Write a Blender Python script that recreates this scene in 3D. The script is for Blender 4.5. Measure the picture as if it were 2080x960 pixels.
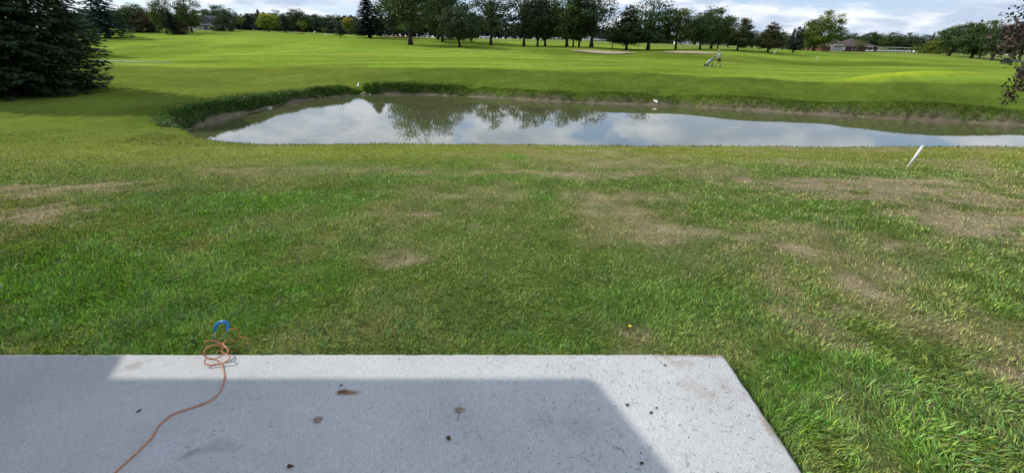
import bpy, bmesh, math, random
import numpy as np
from mathutils import Vector, Matrix

for o in list(bpy.data.objects):
    bpy.data.objects.remove(o)
S = bpy.context.scene
COL = S.collection
R = math.radians

# ------------------------------------------------------------------ camera
F = 873.0                     # focal length in photograph pixels (2080 wide)
PITCH = R(24.35)
CZ = 1.55
cam_d = bpy.data.cameras.new('camera')
cam_d.sensor_width = 36.0
cam_d.lens = F / 2080.0 * 36.0
cam_d.clip_start = 0.05
cam_d.clip_end = 8000
cam = bpy.data.objects.new('camera', cam_d)
cam.location = (0, 0, CZ)
cam.rotation_euler = (R(90) - PITCH, 0, 0)
COL.objects.link(cam)
S.camera = cam

# ------------------------------------------------------------------ sun, sky, exposure
SUN_AZ = R(68)                # left of the view direction
SUN_EL = R(38)
SDIR = Vector((-math.sin(SUN_AZ) * math.cos(SUN_EL), math.cos(SUN_AZ) * math.cos(SUN_EL), math.sin(SUN_EL)))
sl = bpy.data.lights.new('sun', 'SUN')
sl.energy = 3.8
sl.angle = R(0.6)
sl.color = (1.0, 0.95, 0.86)
so = bpy.data.objects.new('sun', sl)
so.rotation_euler = SDIR.to_track_quat('Z', 'Y').to_euler()
so.location = (-30, 20, 40)
COL.objects.link(so)

S.view_settings.view_transform = 'Standard'
S.view_settings.look = 'None'
S.view_settings.exposure = 0.08
S.view_settings.gamma = 1.0
S.view_settings.use_curve_mapping = False
S.cycles.max_bounces = 6
S.cycles.diffuse_bounces = 3
S.cycles.transmission_bounces = 3
S.cycles.glossy_bounces = 3


class NT:
    """small node-tree helper"""
    def __init__(self, tree):
        self.t = tree
        self.n = tree.nodes
        self.l = tree.links

    def new(self, typ, **kw):
        n = self.n.new(typ)
        for k, v in kw.items():
            setattr(n, k, v)
        return n

    def put(self, sock, v):
        if isinstance(v, bpy.types.NodeSocket):
            self.l.new(v, sock)
        elif v is not None:
            if isinstance(v, tuple) and len(v) == 3 and sock.type == 'RGBA':
                v = v + (1.0,)
            sock.default_value = v

    def math(self, op, a, b=None, c=None, clamp=False):
        n = self.new('ShaderNodeMath', operation=op, use_clamp=clamp)
        self.put(n.inputs[0], a)
        if b is not None: self.put(n.inputs[1], b)
        if c is not None: self.put(n.inputs[2], c)
        return n.outputs[0]

    def mix(self, f, a, b, blend='MIX'):
        n = self.new('ShaderNodeMix', data_type='RGBA', blend_type=blend)
        self.put(n.inputs[0], f)
        self.put(n.inputs[6], a)
        self.put(n.inputs[7], b)
        return n.outputs[2]

    def noise(self, vec, scale, detail=4.0, rough=0.55, dist=0.0):
        n = self.new('ShaderNodeTexNoise')
        if vec is not None: self.l.new(vec, n.inputs['Vector'])
        n.inputs['Scale'].default_value = scale
        n.inputs['Detail'].default_value = detail
        n.inputs['Roughness'].default_value = rough
        n.inputs['Distortion'].default_value = dist
        return n.outputs[0]

    def ramp(self, f, a, b, lo=0.0, hi=1.0):
        n = self.new('ShaderNodeMapRange', interpolation_type='SMOOTHSTEP')
        self.put(n.inputs[0], f)
        for i, v in enumerate((a, b, lo, hi)):
            n.inputs[i + 1].default_value = v
        return n.outputs[0]


w = bpy.data.worlds.new('World')
S.world = w
w.use_nodes = True
w.node_tree.nodes.clear()
g = NT(w.node_tree)
out = g.new('ShaderNodeOutputWorld')
bg = g.new('ShaderNodeBackground')
bg.inputs['Strength'].default_value = 0.13
sky = g.new('ShaderNodeTexSky', sky_type='NISHITA')
sky.sun_disc = False
sky.sun_elevation = SUN_EL
sky.sun_rotation = -SUN_AZ
sky.air_density = 1.0
sky.dust_density = 0.6
tc = g.new('ShaderNodeTexCoord')
sep = g.new('ShaderNodeSeparateXYZ')
g.l.new(tc.outputs['Generated'], sep.inputs[0])
zc = g.math('MAXIMUM', sep.outputs[2], 0.0)
den = g.math('ADD', zc, 0.22)
u = g.math('DIVIDE', sep.outputs[0], den)
v = g.math('DIVIDE', sep.outputs[1], den)
cmb = g.new('ShaderNodeCombineXYZ')
g.l.new(u, cmb.inputs[0]); g.l.new(v, cmb.inputs[1])
P = cmb.outputs[0]
cover = g.noise(P, 1.35, 12.0, 0.60, 0.35)
shade = g.noise(P, 2.0, 8.0, 0.58, 0.3)
c_mask = g.ramp(cover, 0.42, 0.52)
c_tone = g.ramp(g.math('ADD', g.math('MULTIPLY', shade, 0.6), g.math('MULTIPLY', cover, 0.4)), 0.42, 0.60)
cloud = g.mix(c_tone, (8.0, 8.2, 8.6), (4.0, 4.8, 6.1))
skyb = g.mix(0.55, sky.outputs[0], (3.4, 4.9, 8.0))
col = g.mix(g.math('MULTIPLY', c_mask, 0.95), skyb, cloud)
g.l.new(col, bg.inputs['Color'])
g.l.new(bg.outputs[0], out.inputs[0])

# ------------------------------------------------------------------ projection helpers
CP, SP = math.cos(PITCH), math.sin(PITCH)


def ray(px, py):
    u_ = (px - 1040.0) / F
    v_ = (480.0 - py) / F
    return u_, CP + v_ * SP, -SP + v_ * CP


def at(px, py, Y):
    """world point at forward distance Y seen at a photograph pixel"""
    a, b, c = ray(px, py)
    t = Y / b
    return Vector((a * t, Y, CZ + c * t))


def G(px, py, z=0.0):
    """world point at height z seen at a photograph pixel"""
    a, b, c = ray(px, py)
    t = (z - CZ) / c
    return Vector((a * t, b * t, z))


# ------------------------------------------------------------------ numpy noise
def _hash(i, j, s):
    h = (i.astype(np.int64) * 374761393 + j.astype(np.int64) * 668265263 + s * 974711) & 0x7fffffff
    h = ((h ^ (h >> 13)) * 1274126177) & 0x7fffffff
    return ((h ^ (h >> 16)) & 0xffff) / 65535.0


def vnoise(x, y, s=0):
    x = np.asarray(x, float); y = np.asarray(y, float)
    i = np.floor(x); j = np.floor(y)
    fx = x - i; fy = y - j
    fx = fx * fx * (3 - 2 * fx); fy = fy * fy * (3 - 2 * fy)
    a = _hash(i, j, s); b = _hash(i + 1, j, s); c = _hash(i, j + 1, s); d = _hash(i + 1, j + 1, s)
    return (a * (1 - fx) + b * fx) * (1 - fy) + (c * (1 - fx) + d * fx) * fy


def fbm(x, y, s=0, o=4):
    t = 0; amp = 0.5; n = 0
    for k in range(o):
        t = t + amp * vnoise(x * 2 ** k + 17.3 * k, y * 2 ** k - 9.1 * k, s + k)
        n += amp; amp *= 0.55
    return t / n


def sstep(a, b, x):
    t = np.clip((x - a) / (b - a), 0, 1)
    return t * t * (3 - 2 * t)


# ------------------------------------------------------------------ object helpers
def tag(o, label=None, cat=None, group=None, kind=None):
    if label: o['label'] = label
    if cat: o['category'] = cat
    if group: o['group'] = group
    if kind: o['kind'] = kind
    return o


def empty(name, loc=(0, 0, 0), rz=0.0, label=None, cat=None, group=None):
    o = bpy.data.objects.new(name, None)
    o.empty_display_size = 0.2
    o.location = loc
    o.rotation_euler = (0, 0, rz)
    COL.objects.link(o)
    return tag(o, label, cat, group)


def mesh_np(name, verts, faces, mat=None, cols=None, smooth=False):
    verts = np.ascontiguousarray(verts, dtype=np.float32)
    faces = np.ascontiguousarray(faces, dtype=np.int32)
    n, k = faces.shape
    me = bpy.data.meshes.new(name)
    me.vertices.add(len(verts))
    me.vertices.foreach_set('co', verts.ravel())
    me.loops.add(n * k)
    me.loops.foreach_set('vertex_index', faces.ravel())
    me.polygons.add(n)
    me.polygons.foreach_set('loop_start', np.arange(0, n * k, k, dtype=np.int32))
    if smooth:
        me.polygons.foreach_set('use_smooth', np.ones(n, dtype=bool))
    me.update(calc_edges=True)
    if cols is not None:
        a = me.attributes.new('Col', 'FLOAT_COLOR', 'POINT')
        c = np.ones((len(verts), 4), dtype=np.float32)
        c[:, :3] = cols
        a.data.foreach_set('color', c.ravel())
    if mat: me.materials.append(mat)
    return me


def link(name, me, parent=None, loc=None):
    o = bpy.data.objects.new(name, me)
    COL.objects.link(o)
    if parent: o.parent = parent
    if loc is not None: o.location = loc
    return o


def copy_tree(o, parent=None):
    c = o.copy()
    COL.objects.link(c)
    if parent: c.parent = parent
    for ch in list(o.children):
        copy_tree(ch, c)
    return c


class MB:
    """collects shapes, links them as one mesh object"""
    def __init__(self):
        self.bm = bmesh.new()

    def box(self, c, s, rz=0.0, bev=0.0, M=None):
        mat = Matrix.Translation(Vector(c)) @ Matrix.Rotation(rz, 4, 'Z') @ Matrix.Diagonal((s[0], s[1], s[2], 1))
        if M is not None: mat = M @ mat
        r = bmesh.ops.create_cube(self.bm, size=1.0, matrix=mat)
        if bev:
            es = list({e for vv in r['verts'] for e in vv.link_edges})
            bmesh.ops.bevel(self.bm, geom=es, offset=bev, segments=2, affect='EDGES', profile=0.5)
        return self

    def tube(self, pts, rad, seg=8, cap=True):
        pts = [Vector(p) for p in pts]
        n = len(pts)
        if not hasattr(rad, '__len__'): rad = [rad] * n
        rings = []
        nrm = None
        for i, p in enumerate(pts):
            d = (pts[min(i + 1, n - 1)] - pts[max(i - 1, 0)])
            d = d.normalized() if d.length > 1e-9 else Vector((0, 0, 1))
            if nrm is None:
                nrm = d.orthogonal().normalized()
            else:
                nrm = nrm - d * nrm.dot(d)
                nrm = nrm.normalized() if nrm.length > 1e-6 else d.orthogonal().normalized()
            b = d.cross(nrm)
            rings.append([self.bm.verts.new(p + (nrm * math.cos(a) + b * math.sin(a)) * rad[i])
                          for a in (2 * math.pi * k / seg for k in range(seg))])
        for A, B in zip(rings, rings[1:]):
            for k in range(seg):
                f = self.bm.faces.new((A[k], A[(k + 1) % seg], B[(k + 1) % seg], B[k]))
                f.smooth = True
        if cap:
            self.bm.faces.new(list(reversed(rings[0])))
            self.bm.faces.new(rings[-1])
        return self

    def disc(self, c, axis, r, t, seg=16):
        a = Vector(axis).normalized()
        c = Vector(c)
        return self.tube([c - a * t / 2, c + a * t / 2], r, seg)

    def poly(self, vs):
        self.bm.faces.new([self.bm.verts.new(Vector(q)) for q in vs])
        return self

    def prism(self, prof, y0, y1):
        """profile in x,z extruded along y"""
        A = [self.bm.verts.new((p[0], y0, p[1])) for p in prof]
        B = [self.bm.verts.new((p[0], y1, p[1])) for p in prof]
        self.bm.faces.new(A); self.bm.faces.new(list(reversed(B)))
        n = len(prof)
        for k in range(n):
            self.bm.faces.new((A[k], B[k], B[(k + 1) % n], A[(k + 1) % n]))
        return self

    def ball(self, c, s, sub=2):
        m = Matrix.Translation(Vector(c)) @ Matrix.Diagonal((s[0], s[1], s[2], 1))
        r = bmesh.ops.create_icosphere(self.bm, subdivisions=sub, radius=1.0, matrix=m)
        for vv in r['verts']:
            for f in vv.link_faces: f.smooth = True
        return self

    def build(self, name, mat, parent=None, loc=None):
        bmesh.ops.recalc_face_normals(self.bm, faces=self.bm.faces)
        me = bpy.data.meshes.new(name)
        self.bm.to_mesh(me)
        self.bm.free()
        if mat: me.materials.append(mat)
        return link(name, me, parent, loc)


def spline(pts, n=8):
    """Catmull-Rom through points"""
    P_ = [Vector(p) for p in pts]
    P_ = [P_[0] * 2 - P_[1]] + P_ + [P_[-1] * 2 - P_[-2]]
    o = []
    for i in range(1, len(P_) - 2):
        a, b, c, d = P_[i - 1:i + 3]
        for k in range(n):
            t = k / n
            o.append(0.5 * ((2 * b) + (c - a) * t + (2 * a - 5 * b + 4 * c - d) * t * t + (3 * b - a - 3 * c + d) * t ** 3))
    o.append(P_[-2])
    return o


# ------------------------------------------------------------------ materials
def mat_new(name):
    m = bpy.data.materials.new(name)
    m.use_nodes = True
    m.node_tree.nodes.clear()
    n = NT(m.node_tree)
    return m, n, n.new('ShaderNodeOutputMaterial')


def plain(name, col, rough=0.6, metal=0.0, var=0.12, scale=6.0, spec=0.5):
    m, n, out_ = mat_new(name)
    b = n.new('ShaderNodeBsdfPrincipled')
    tcx = n.new('ShaderNodeTexCoord')
    nz = n.noise(tcx.outputs['Object'], scale, 4)
    k = n.ramp(nz, 0.3, 0.7, 1 - var, 1 + var)
    c = n.mix(1.0, col + (1.0,), k, 'MULTIPLY')
    n.l.new(c, b.inputs['Base Color'])
    b.inputs['Roughness'].default_value = rough
    b.inputs['Metallic'].default_value = metal
    b.inputs['Specular IOR Level'].default_value = spec
    n.l.new(b.outputs[0], out_.inputs[0])
    return m


def leafy(name, trans=0.3, gloss=0.04, rough=0.5, use_obj=True):
    """foliage: colour per leaf from the mesh, tint per plant from the object"""
    m, n, out_ = mat_new(name)
    at_ = n.new('ShaderNodeAttribute', attribute_name='Col')
    c = at_.outputs['Color']
    if use_obj:
        oi = n.new('ShaderNodeObjectInfo')
        c = n.mix(1.0, c, oi.outputs['Color'], 'MULTIPLY')
    d = n.new('ShaderNodeBsdfDiffuse'); n.l.new(c, d.inputs[0])
    t = n.new('ShaderNodeBsdfTranslucent')
    n.l.new(n.mix(1.0, c, (1.1, 1.15, 0.6), 'MULTIPLY'), t.inputs[0])
    mx = n.new('ShaderNodeMixShader'); mx.inputs[0].default_value = trans
    n.l.new(d.outputs[0], mx.inputs[1]); n.l.new(t.outputs[0], mx.inputs[2])
    gl = n.new('ShaderNodeBsdfGlossy'); gl.inputs['Roughness'].default_value = rough
    gl.inputs['Color'].default_value = (1, 1, 1, 1)
    m2 = n.new('ShaderNodeMixShader'); m2.inputs[0].default_value = gloss
    n.l.new(mx.outputs[0], m2.inputs[1]); n.l.new(gl.outputs[0], m2.inputs[2])
    n.l.new(m2.outputs[0], out_.inputs[0])
    return m


def ground_mat():
    m, n, out_ = mat_new('turf')
    b = n.new('ShaderNodeBsdfPrincipled')
    at_ = n.new('ShaderNodeAttribute', attribute_name='Col')
    geo = n.new('ShaderNodeNewGeometry')
    p = geo.outputs['Position']
    f1 = n.noise(p, 26.0, 5, 0.7)
    f2 = n.noise(p, 2.3, 5, 0.65)
    f3 = n.noise(p, 0.25, 4, 0.6)
    k = n.math('MULTIPLY', n.ramp(f1, 0.25, 0.75, 0.62, 1.38), n.ramp(f2, 0.3, 0.7, 0.86, 1.14))
    k = n.math('MULTIPLY', k, n.ramp(f3, 0.3, 0.7, 0.9, 1.1))
    c = n.mix(1.0, at_.outputs['Color'], k, 'MULTIPLY')
    n.l.new(c, b.inputs['Base Color'])
    b.inputs['Roughness'].default_value = 1.0
    b.inputs['Specular IOR Level'].default_value = 0.0
    bp = n.new('ShaderNodeBump')
    bp.inputs['Strength'].default_value = 0.55
    bp.inputs['Distance'].default_value = 0.04
    n.l.new(n.math('ADD', f1, n.math('MULTIPLY', f2, 2.0)), bp.inputs['Height'])
    n.l.new(bp.outputs[0], b.inputs['Normal'])
    n.l.new(b.outputs[0], out_.inputs[0])
    return m


def water_mat():
    m, n, out_ = mat_new('pond_water')
    geo = n.new('ShaderNodeNewGeometry')
    mp = n.new('ShaderNodeMapping')
    mp.inputs['Scale'].default_value = (0.6, 2.2, 1)
    n.l.new(geo.outputs['Position'], mp.inputs[0])
    r1 = n.noise(mp.outputs[0], 1.6, 3, 0.55)
    bp = n.new('ShaderNodeBump'); bp.inputs['Strength'].default_value = 0.010; bp.inputs['Distance'].default_value = 0.05
    n.l.new(r1, bp.inputs['Height'])
    d = n.new('ShaderNodeBsdfDiffuse')
    mud = n.noise(geo.outputs['Position'], 0.35, 4, 0.6)
    n.l.new(n.mix(n.ramp(mud, 0.35, 0.65), (0.105, 0.105, 0.048), (0.085, 0.092, 0.038)), d.inputs[0])
    gl = n.new('ShaderNodeBsdfGlossy'); gl.inputs['Roughness'].default_value = 0.02
    gl.inputs['Color'].default_value = (0.96, 0.97, 1.0, 1)
    n.l.new(bp.outputs[0], gl.inputs['Normal'])
    fr = n.new('ShaderNodeFresnel'); fr.inputs['IOR'].default_value = 2.4
    n.l.new(bp.outputs[0], fr.inputs['Normal'])
    mx = n.new('ShaderNodeMixShader')
    n.l.new(fr.outputs[0], mx.inputs[0])
    n.l.new(d.outputs[0], mx.inputs[1]); n.l.new(gl.outputs[0], mx.inputs[2])
    n.l.new(mx.outputs[0], out_.inputs[0])
    return m


def concrete_mat():
    m, n, out_ = mat_new('broomed_concrete')
    b = n.new('ShaderNodeBsdfPrincipled')
    at_ = n.new('ShaderNodeAttribute', attribute_name='Col')
    geo = n.new('ShaderNodeNewGeometry')
    p = geo.outputs['Position']
    mp = n.new('ShaderNodeMapping'); mp.inputs['Scale'].default_value = (150, 28, 40)
    n.l.new(p, mp.inputs[0])
    br = n.noise(mp.outputs[0], 1.0, 4, 0.65)
    gr = n.noise(p, 230.0, 3, 0.7)
    pit = n.noise(p, 95.0, 4, 0.7)
    big = n.noise(p, 2.2, 5, 0.6)
    k = n.math('MULTIPLY', n.ramp(br, 0.28, 0.72, 0.85, 1.10), n.ramp(gr, 0.28, 0.72, 0.80, 1.12))
    k = n.math('MULTIPLY', k, n.ramp(big, 0.3, 0.7, 0.94, 1.06))
    k = n.math('MULTIPLY', k, n.ramp(pit, 0.31, 0.42, 0.40, 1.0))
    n.l.new(n.mix(1.0, at_.outputs['Color'], k, 'MULTIPLY'), b.inputs['Base Color'])
    b.inputs['Roughness'].default_value = 0.85
    b.inputs['Specular IOR Level'].default_value = 0.25
    bp = n.new('ShaderNodeBump'); bp.inputs['Strength'].default_value = 0.7; bp.inputs['Distance'].default_value = 0.004
    n.l.new(n.math('ADD', br, n.math('ADD', n.math('MULTIPLY', gr, 0.6), n.math('MULTIPLY', pit, 1.2))), bp.inputs['Height'])
    n.l.new(bp.outputs[0], b.inputs['Normal'])
    n.l.new(b.outputs[0], out_.inputs[0])
    return m


M = {}
M['turf'] = ground_mat()
M['water'] = water_mat()
M['concrete'] = concrete_mat()
M['blade'] = leafy('grass_blade', 0.20, 0.022, 0.45, use_obj=False)
M['clover'] = leafy('clover_leaf', 0.2, 0.004, 0.6, use_obj=False)
M['leaf'] = leafy('tree_leaf', 0.22, 0.02, 0.5)
M['needle'] = leafy('conifer_needle', 0.06, 0.02, 0.55)
M['bark'] = plain('bark', (0.055, 0.045, 0.036), 0.95, 0, 0.4, 3.0, 0.1)
M['sand'] = plain('bunker_sand', (0.36, 0.29, 0.19), 0.95, 0, 0.15, 1.0, 0.1)
M['path'] = plain('path_concrete', (0.32, 0.31, 0.29), 0.9, 0, 0.12, 0.6, 0.2)
M['white'] = plain('white_plastic', (0.80, 0.80, 0.78), 0.45, 0, 0.06, 9.0)
M['yellow'] = plain('yellow_board', (0.72, 0.66, 0.16), 0.5, 0, 0.06, 3.0)
M['cord'] = plain('orange_cord', (0.50, 0.17, 0.065), 0.5, 0, 0.15, 40.0)
M['blue'] = plain('blue_vinyl', (0.02, 0.22, 0.58), 0.35, 0, 0.08, 20.0)
M['steel'] = plain('galvanised_steel', (0.50, 0.48, 0.44), 0.4, 0.6, 0.2, 40.0)
M['black'] = plain('black_plastic', (0.015, 0.015, 0.016), 0.5, 0, 0.2, 8.0)
M['rubber'] = plain('tyre_rubber', (0.02, 0.02, 0.02), 0.85, 0, 0.2, 8.0)
M['glass'] = plain('dark_glass', (0.02, 0.025, 0.03), 0.08, 0, 0.1, 1.0)
M['skin'] = plain('skin', (0.42, 0.24, 0.16), 0.55, 0, 0.08, 12.0)
M['shirt'] = plain('light_blue_shirt', (0.15, 0.38, 0.54), 0.85, 0, 0.1, 12.0)
M['shorts'] = plain('black_shorts', (0.015, 0.016, 0.02), 0.85, 0, 0.2, 12.0)
M['cap'] = plain('pale_cap', (0.34, 0.38, 0.40), 0.8, 0, 0.1, 12.0)
M['bag'] = plain('grey_bag', (0.17, 0.18, 0.20), 0.6, 0, 0.2, 8.0)
M['siding'] = plain('beige_siding', (0.38, 0.34, 0.28), 0.8, 0, 0.06, 0.5)
M['greyside'] = plain('grey_siding', (0.22, 0.23, 0.26), 0.8, 0, 0.06, 0.5)
M['shingle'] = plain('grey_shingle', (0.075, 0.07, 0.075), 0.9, 0, 0.2, 1.4, 0.1)
M['brownroof'] = plain('brown_shingle', (0.088, 0.068, 0.060), 0.9, 0, 0.15, 1.2, 0.1)
M['brick'] = plain('red_brick', (0.11, 0.05, 0.04), 0.9, 0, 0.25, 2.5, 0.1)
M['door'] = plain('pale_door', (0.42, 0.38, 0.36), 0.6, 0, 0.05, 1.0)
M['stone'] = plain('pale_stone', (0.40, 0.37, 0.31), 0.9, 0, 0.3, 6.0, 0.2)
M['mulch'] = plain('red_mulch', (0.20, 0.075, 0.045), 0.95, 0, 0.3, 2.0, 0.1)
M['deadleaf'] = plain('dead_leaf', (0.075, 0.045, 0.028), 0.8, 0, 0.4, 90.0, 0.3)
M['tanleaf'] = plain('tan_leaf', (0.26, 0.19, 0.13), 0.8, 0, 0.4, 90.0, 0.3)
M['flower'] = plain('yellow_petal', (0.75, 0.55, 0.02), 0.6, 0, 0.1, 90.0)
M['trim'] = plain('white_trim', (0.7, 0.7, 0.68), 0.6, 0, 0.05, 2.0)

# ------------------------------------------------------------------ pond outline (world, on the water level)
ZW = -1.5
far_px = [(390, 277), (380, 270), (398, 260), (440, 246), (514, 228), (600, 209), (660, 199), (740, 192.5), (820, 192),
          (900, 194), (1000, 199), (1100, 205), (1200, 209.5), (1331, 214), (1400, 217), (1560, 227), (1700, 235), (1820, 242), (2080, 255)]
shore = [tuple(G(a, b, ZW)[:2]) for a, b in far_px]
shore += [(26, 16.1), (33, 15.0), (40, 15.4), (46, 14.0), (47, 12.6), (40, 12.0), (28, 12.6), (18, 12.75), (8, 12.85), (0, 12.9), (-4, 13.0), (-7, 13.2), (-9.0, 13.7), (-10.2, 14.4)]
sh = spline([(a, b, 0) for a, b in shore + shore[:1]], 5)[:-1]
POND = np.array([(p.x, p.y) for p in sh])


def pond_sd(x, y):
    """signed distance to the shore, positive on land"""
    x = np.asarray(x, float); y = np.asarray(y, float)
    out_ = np.full(x.shape, 50.0)
    near = (x > POND[:, 0].min() - 8) & (x < POND[:, 0].max() + 8) & (y > POND[:, 1].min() - 8) & (y < POND[:, 1].max() + 8)
    xs = x[near]; ys = y[near]
    if len(xs) == 0: return out_
    d = np.full(xs.shape, 1e9)
    ins = np.zeros(xs.shape, bool)
    n = len(POND)
    for k in range(n):
        ax, ay = POND[k]; bx, by = POND[(k + 1) % n]
        dx, dy = bx - ax, by - ay
        t = np.clip(((xs - ax) * dx + (ys - ay) * dy) / (dx * dx + dy * dy + 1e-12), 0, 1)
        d = np.minimum(d, (xs - ax - t * dx) ** 2 + (ys - ay - t * dy) ** 2)
        c = (ay > ys) != (by > ys)
        if abs(dy) > 1e-12:
            ins ^= c & (xs < ax + (ys - ay) / dy * dx)
    d = np.sqrt(d)
    out_[near] = np.minimum(np.where(ins, -d, d), 50)
    return out_


# ------------------------------------------------------------------ terrain height
ctrl = []
for X in (-45, -25, -12, -5, 0, 5, 12, 25, 45):
    ctrl += [(X, 0.0, -0.06), (X, 1.9, -0.07), (X, 4.0, -0.20), (X, 7.5, -0.56)]
for X in (-9, -4, 0, 6, 12, 20, 30, 45):
    ctrl += [(X, 12.0, -1.04 - 0.006 * max(0, X))]
ctrl += [(-24, 23.5, -0.9), (-14, 18.5, -0.95), (-13, 22, -0.95), (-18, 14, -0.92), (-30, 14, -0.85), (-45, 25, -0.6), (-12, 15, -1.0), (-34, 34, -0.3)]
for p in [(600, 141, 40), (760, 141, 36), (900, 141, 35), (1040, 142, 34), (1300, 152, 29), (1500, 160, 26.5), (1800, 172, 23), (2080, 178, 21.5),
          (450, 170, 32), (330, 160, 33), (1456, 137, 52), (1200, 125, 52), (1000, 119, 53), (800, 115, 55), (600, 112, 57),
          (1800, 150, 42), (1800, 130, 68), (2060, 142, 55), (1600, 121, 75), (300, 126, 51), (250, 100, 75),
          (190, 62.5, 115), (320, 63, 118), (450, 64, 120), (600, 69, 115), (692, 75, 105), (751, 76, 100), (833, 92, 84), (933, 97, 75),
          (996, 92, 86), (1064, 94, 85), (1200, 96, 85), (1271, 101, 85), (1372, 102, 85), (1496, 103, 86), (1558, 105, 88),
          (1655, 104, 120), (1690, 105, 185), (1830, 107, 150), (1940, 114, 130), (2012, 121, 115), (2045, 131.5, 95),
          (1040, 79, 230), (1180, 82, 220), (1300, 88, 230), (1500, 94, 215), (200, 60, 230), (500, 62, 260), (700, 70, 250), (850, 76, 220),
          (950, 82, 130), (1120, 86, 125), (1384, 98, 110), (1230, 108, 70), (1400, 108, 72), (1860, 107, 190), (2000, 112, 220), (1600, 98, 220)]:
    q = at(*p)
    ctrl.append((q.x, q.y, q.z))
# foot of the far bank
for k in (4, 6, 8, 10, 12, 14, 16, 18):
    ctrl.append((shore[k][0], shore[k][1] + 0.4, -1.08))
ctrl = np.array(ctrl)


def warp(x, y):
    y = np.clip(y, 0, 330.0)
    d = y + 7.0
    return np.clip(x / d, -3, 3) * 2.2, np.log(d) * 1.5


ca, cr = warp(ctrl[:, 0], ctrl[:, 1])


def tps(d2):
    return np.where(d2 > 1e-12, d2 * np.log(d2 + 1e-12), 0.0)


N = len(ctrl)
K = np.zeros((N + 3, N + 3))
K[:N, :N] = tps((ca[:, None] - ca[None]) ** 2 + (cr[:, None] - cr[None]) ** 2) + np.eye(N) * 0.004
Pm = np.stack([np.ones(N), ca, cr], 1)
K[:N, N:] = Pm; K[N:, :N] = Pm.T
W = np.linalg.solve(K, np.concatenate([ctrl[:, 2], np.zeros(3)]))


def base_h(x, y):
    a, r = warp(np.asarray(x, float), np.asarray(y, float))
    z = W[N] + W[N + 1] * a + W[N + 2] * r
    for k in range(N):
        z = z + W[k] * tps((a - ca[k]) ** 2 + (r - cr[k]) ** 2)
    return z


def height(x, y, sd=None):
    x = np.asarray(x, float); y = np.asarray(y, float)
    if sd is None: sd = pond_sd(x, y)
    z = np.clip(base_h(x, y), -4, 9)
    near_lawn = sstep(14.6, 12.6, y) * sstep(-12, -8, x)
    sdn = sd + (fbm(x * 0.9, y * 0.9, 5) - 0.5) * 0.35 * (1 - near_lawn)
    wdt = 0.45 + 0.9 * near_lawn + 0.05 * sstep(-8, -11, x)
    t = np.clip(sdn / wdt, 0, 1)
    prof = np.where(near_lawn > 0.5, t * (2 - t), sstep(0.15, 1.0, t))
    zl = ZW + 0.02 + (np.maximum(z, ZW + 0.1) - ZW) * prof
    zin = ZW - np.clip(-sdn, 0, 1) * 0.5
    z2 = np.where(sdn > 0, np.where(t < 1, zl, z), zin)
    lump = (fbm(x * 1.3, y * 1.3, 11) - 0.5) * 0.05 * sstep(2.2, 4.5, np.abs(y - 0) + 0) + (fbm(x * 0.25, y * 0.25, 21) - 0.5) * 0.10 * sstep(5, 14, y)
    bump = 0.22 * np.exp(-(((x - 24.0) / 6.0) ** 4 + ((y - 27.0 - (x - 24.0) * 0.37) / 0.8) ** 2))
    swell = (fbm(x * 0.06, y * 0.09, 27) - 0.5) * 0.5 * sstep(38, 55, y) * sstep(140, 100, y)
    gx0, gy0, gx1, gy1 = -9.7, 28.6, -12.6, 33.6
    L2 = (gx1 - gx0) ** 2 + (gy1 - gy0) ** 2
    tg = np.clip(((x - gx0) * (gx1 - gx0) + (y - gy0) * (gy1 - gy0)) / L2, 0, 1)
    dg = np.hypot(x - gx0 - tg * (gx1 - gx0), y - gy0 - tg * (gy1 - gy0))
    gully = -0.38 * np.exp(-(dg / 0.55) ** 2) * (1 - 0.8 * tg) * (sd > 0.15)
    for nx_, ny_ in ((-2.5, 28.5), (8.1, 24.5)):
        gully = gully - 0.22 * np.exp(-((x - nx_) / 0.5) ** 2 - ((y - ny_) / 0.9) ** 2) * (sd > 0.15)
    return z2 + lump * (sd > 0.3) + bump + swell + gully


# ------------------------------------------------------------------ turf colours (albedo)
def lawn_pt(px, py):
    """point of the lawn seen at a pixel (fixed-point on the height field)"""
    z = -0.1
    for _ in range(12):
        q = G(px, py, z)
        z = 0.5 * z + 0.5 * float(base_h(np.array([q.x]), np.array([q.y]))[0])
    return G(px, py, z)


DRY = [  # px, py, rx, ry (photograph pixels), strength
    (1700, 372, 190, 14, 1.7), (1850, 395, 190, 17, 1.4), (1960, 450, 120, 40, 1.3), (2010, 400, 70, 14, 0.6),
    (50, 440, 110, 20, 1.5), (25, 385, 70, 10, 1.3), (160, 384, 140, 13, 1.1), (1300, 398, 190, 14, 0.38), (1000, 395, 130, 12, 0.45),
    (1050, 353, 260, 5, 0.6), (890, 438, 22, 8, 1.3), (960, 460, 20, 6, 0.9), (760, 528, 62, 18, 0.9), (1380, 462, 110, 14, 0.4), (1280, 432, 90, 12, 0.3),
    (1640, 512, 46, 10, 0.9), (1785, 495, 26, 6, 0.9), (1750, 575, 46, 14, 1.3), (1800, 592, 50, 10, 1.1), (1610, 605, 70, 18, 0.55),
    (2055, 765, 45, 26, 1.2), (1570, 555, 60, 16, 0.45), (1245, 664, 44, 14, 0.7), (1640, 660, 50, 20, 0.5), (1230, 708, 80, 8, 0.8), (1880, 640, 120, 30, 0.2),
    (1320, 488, 60, 10, 0.5), (600, 345, 260, 8, 0.5), (1800, 330, 300, 8, 0.35), (1950, 500, 110, 22, 0.55), (1430, 480, 120, 16, 0.3), (1980, 690, 90, 40, 0.25)]
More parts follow.
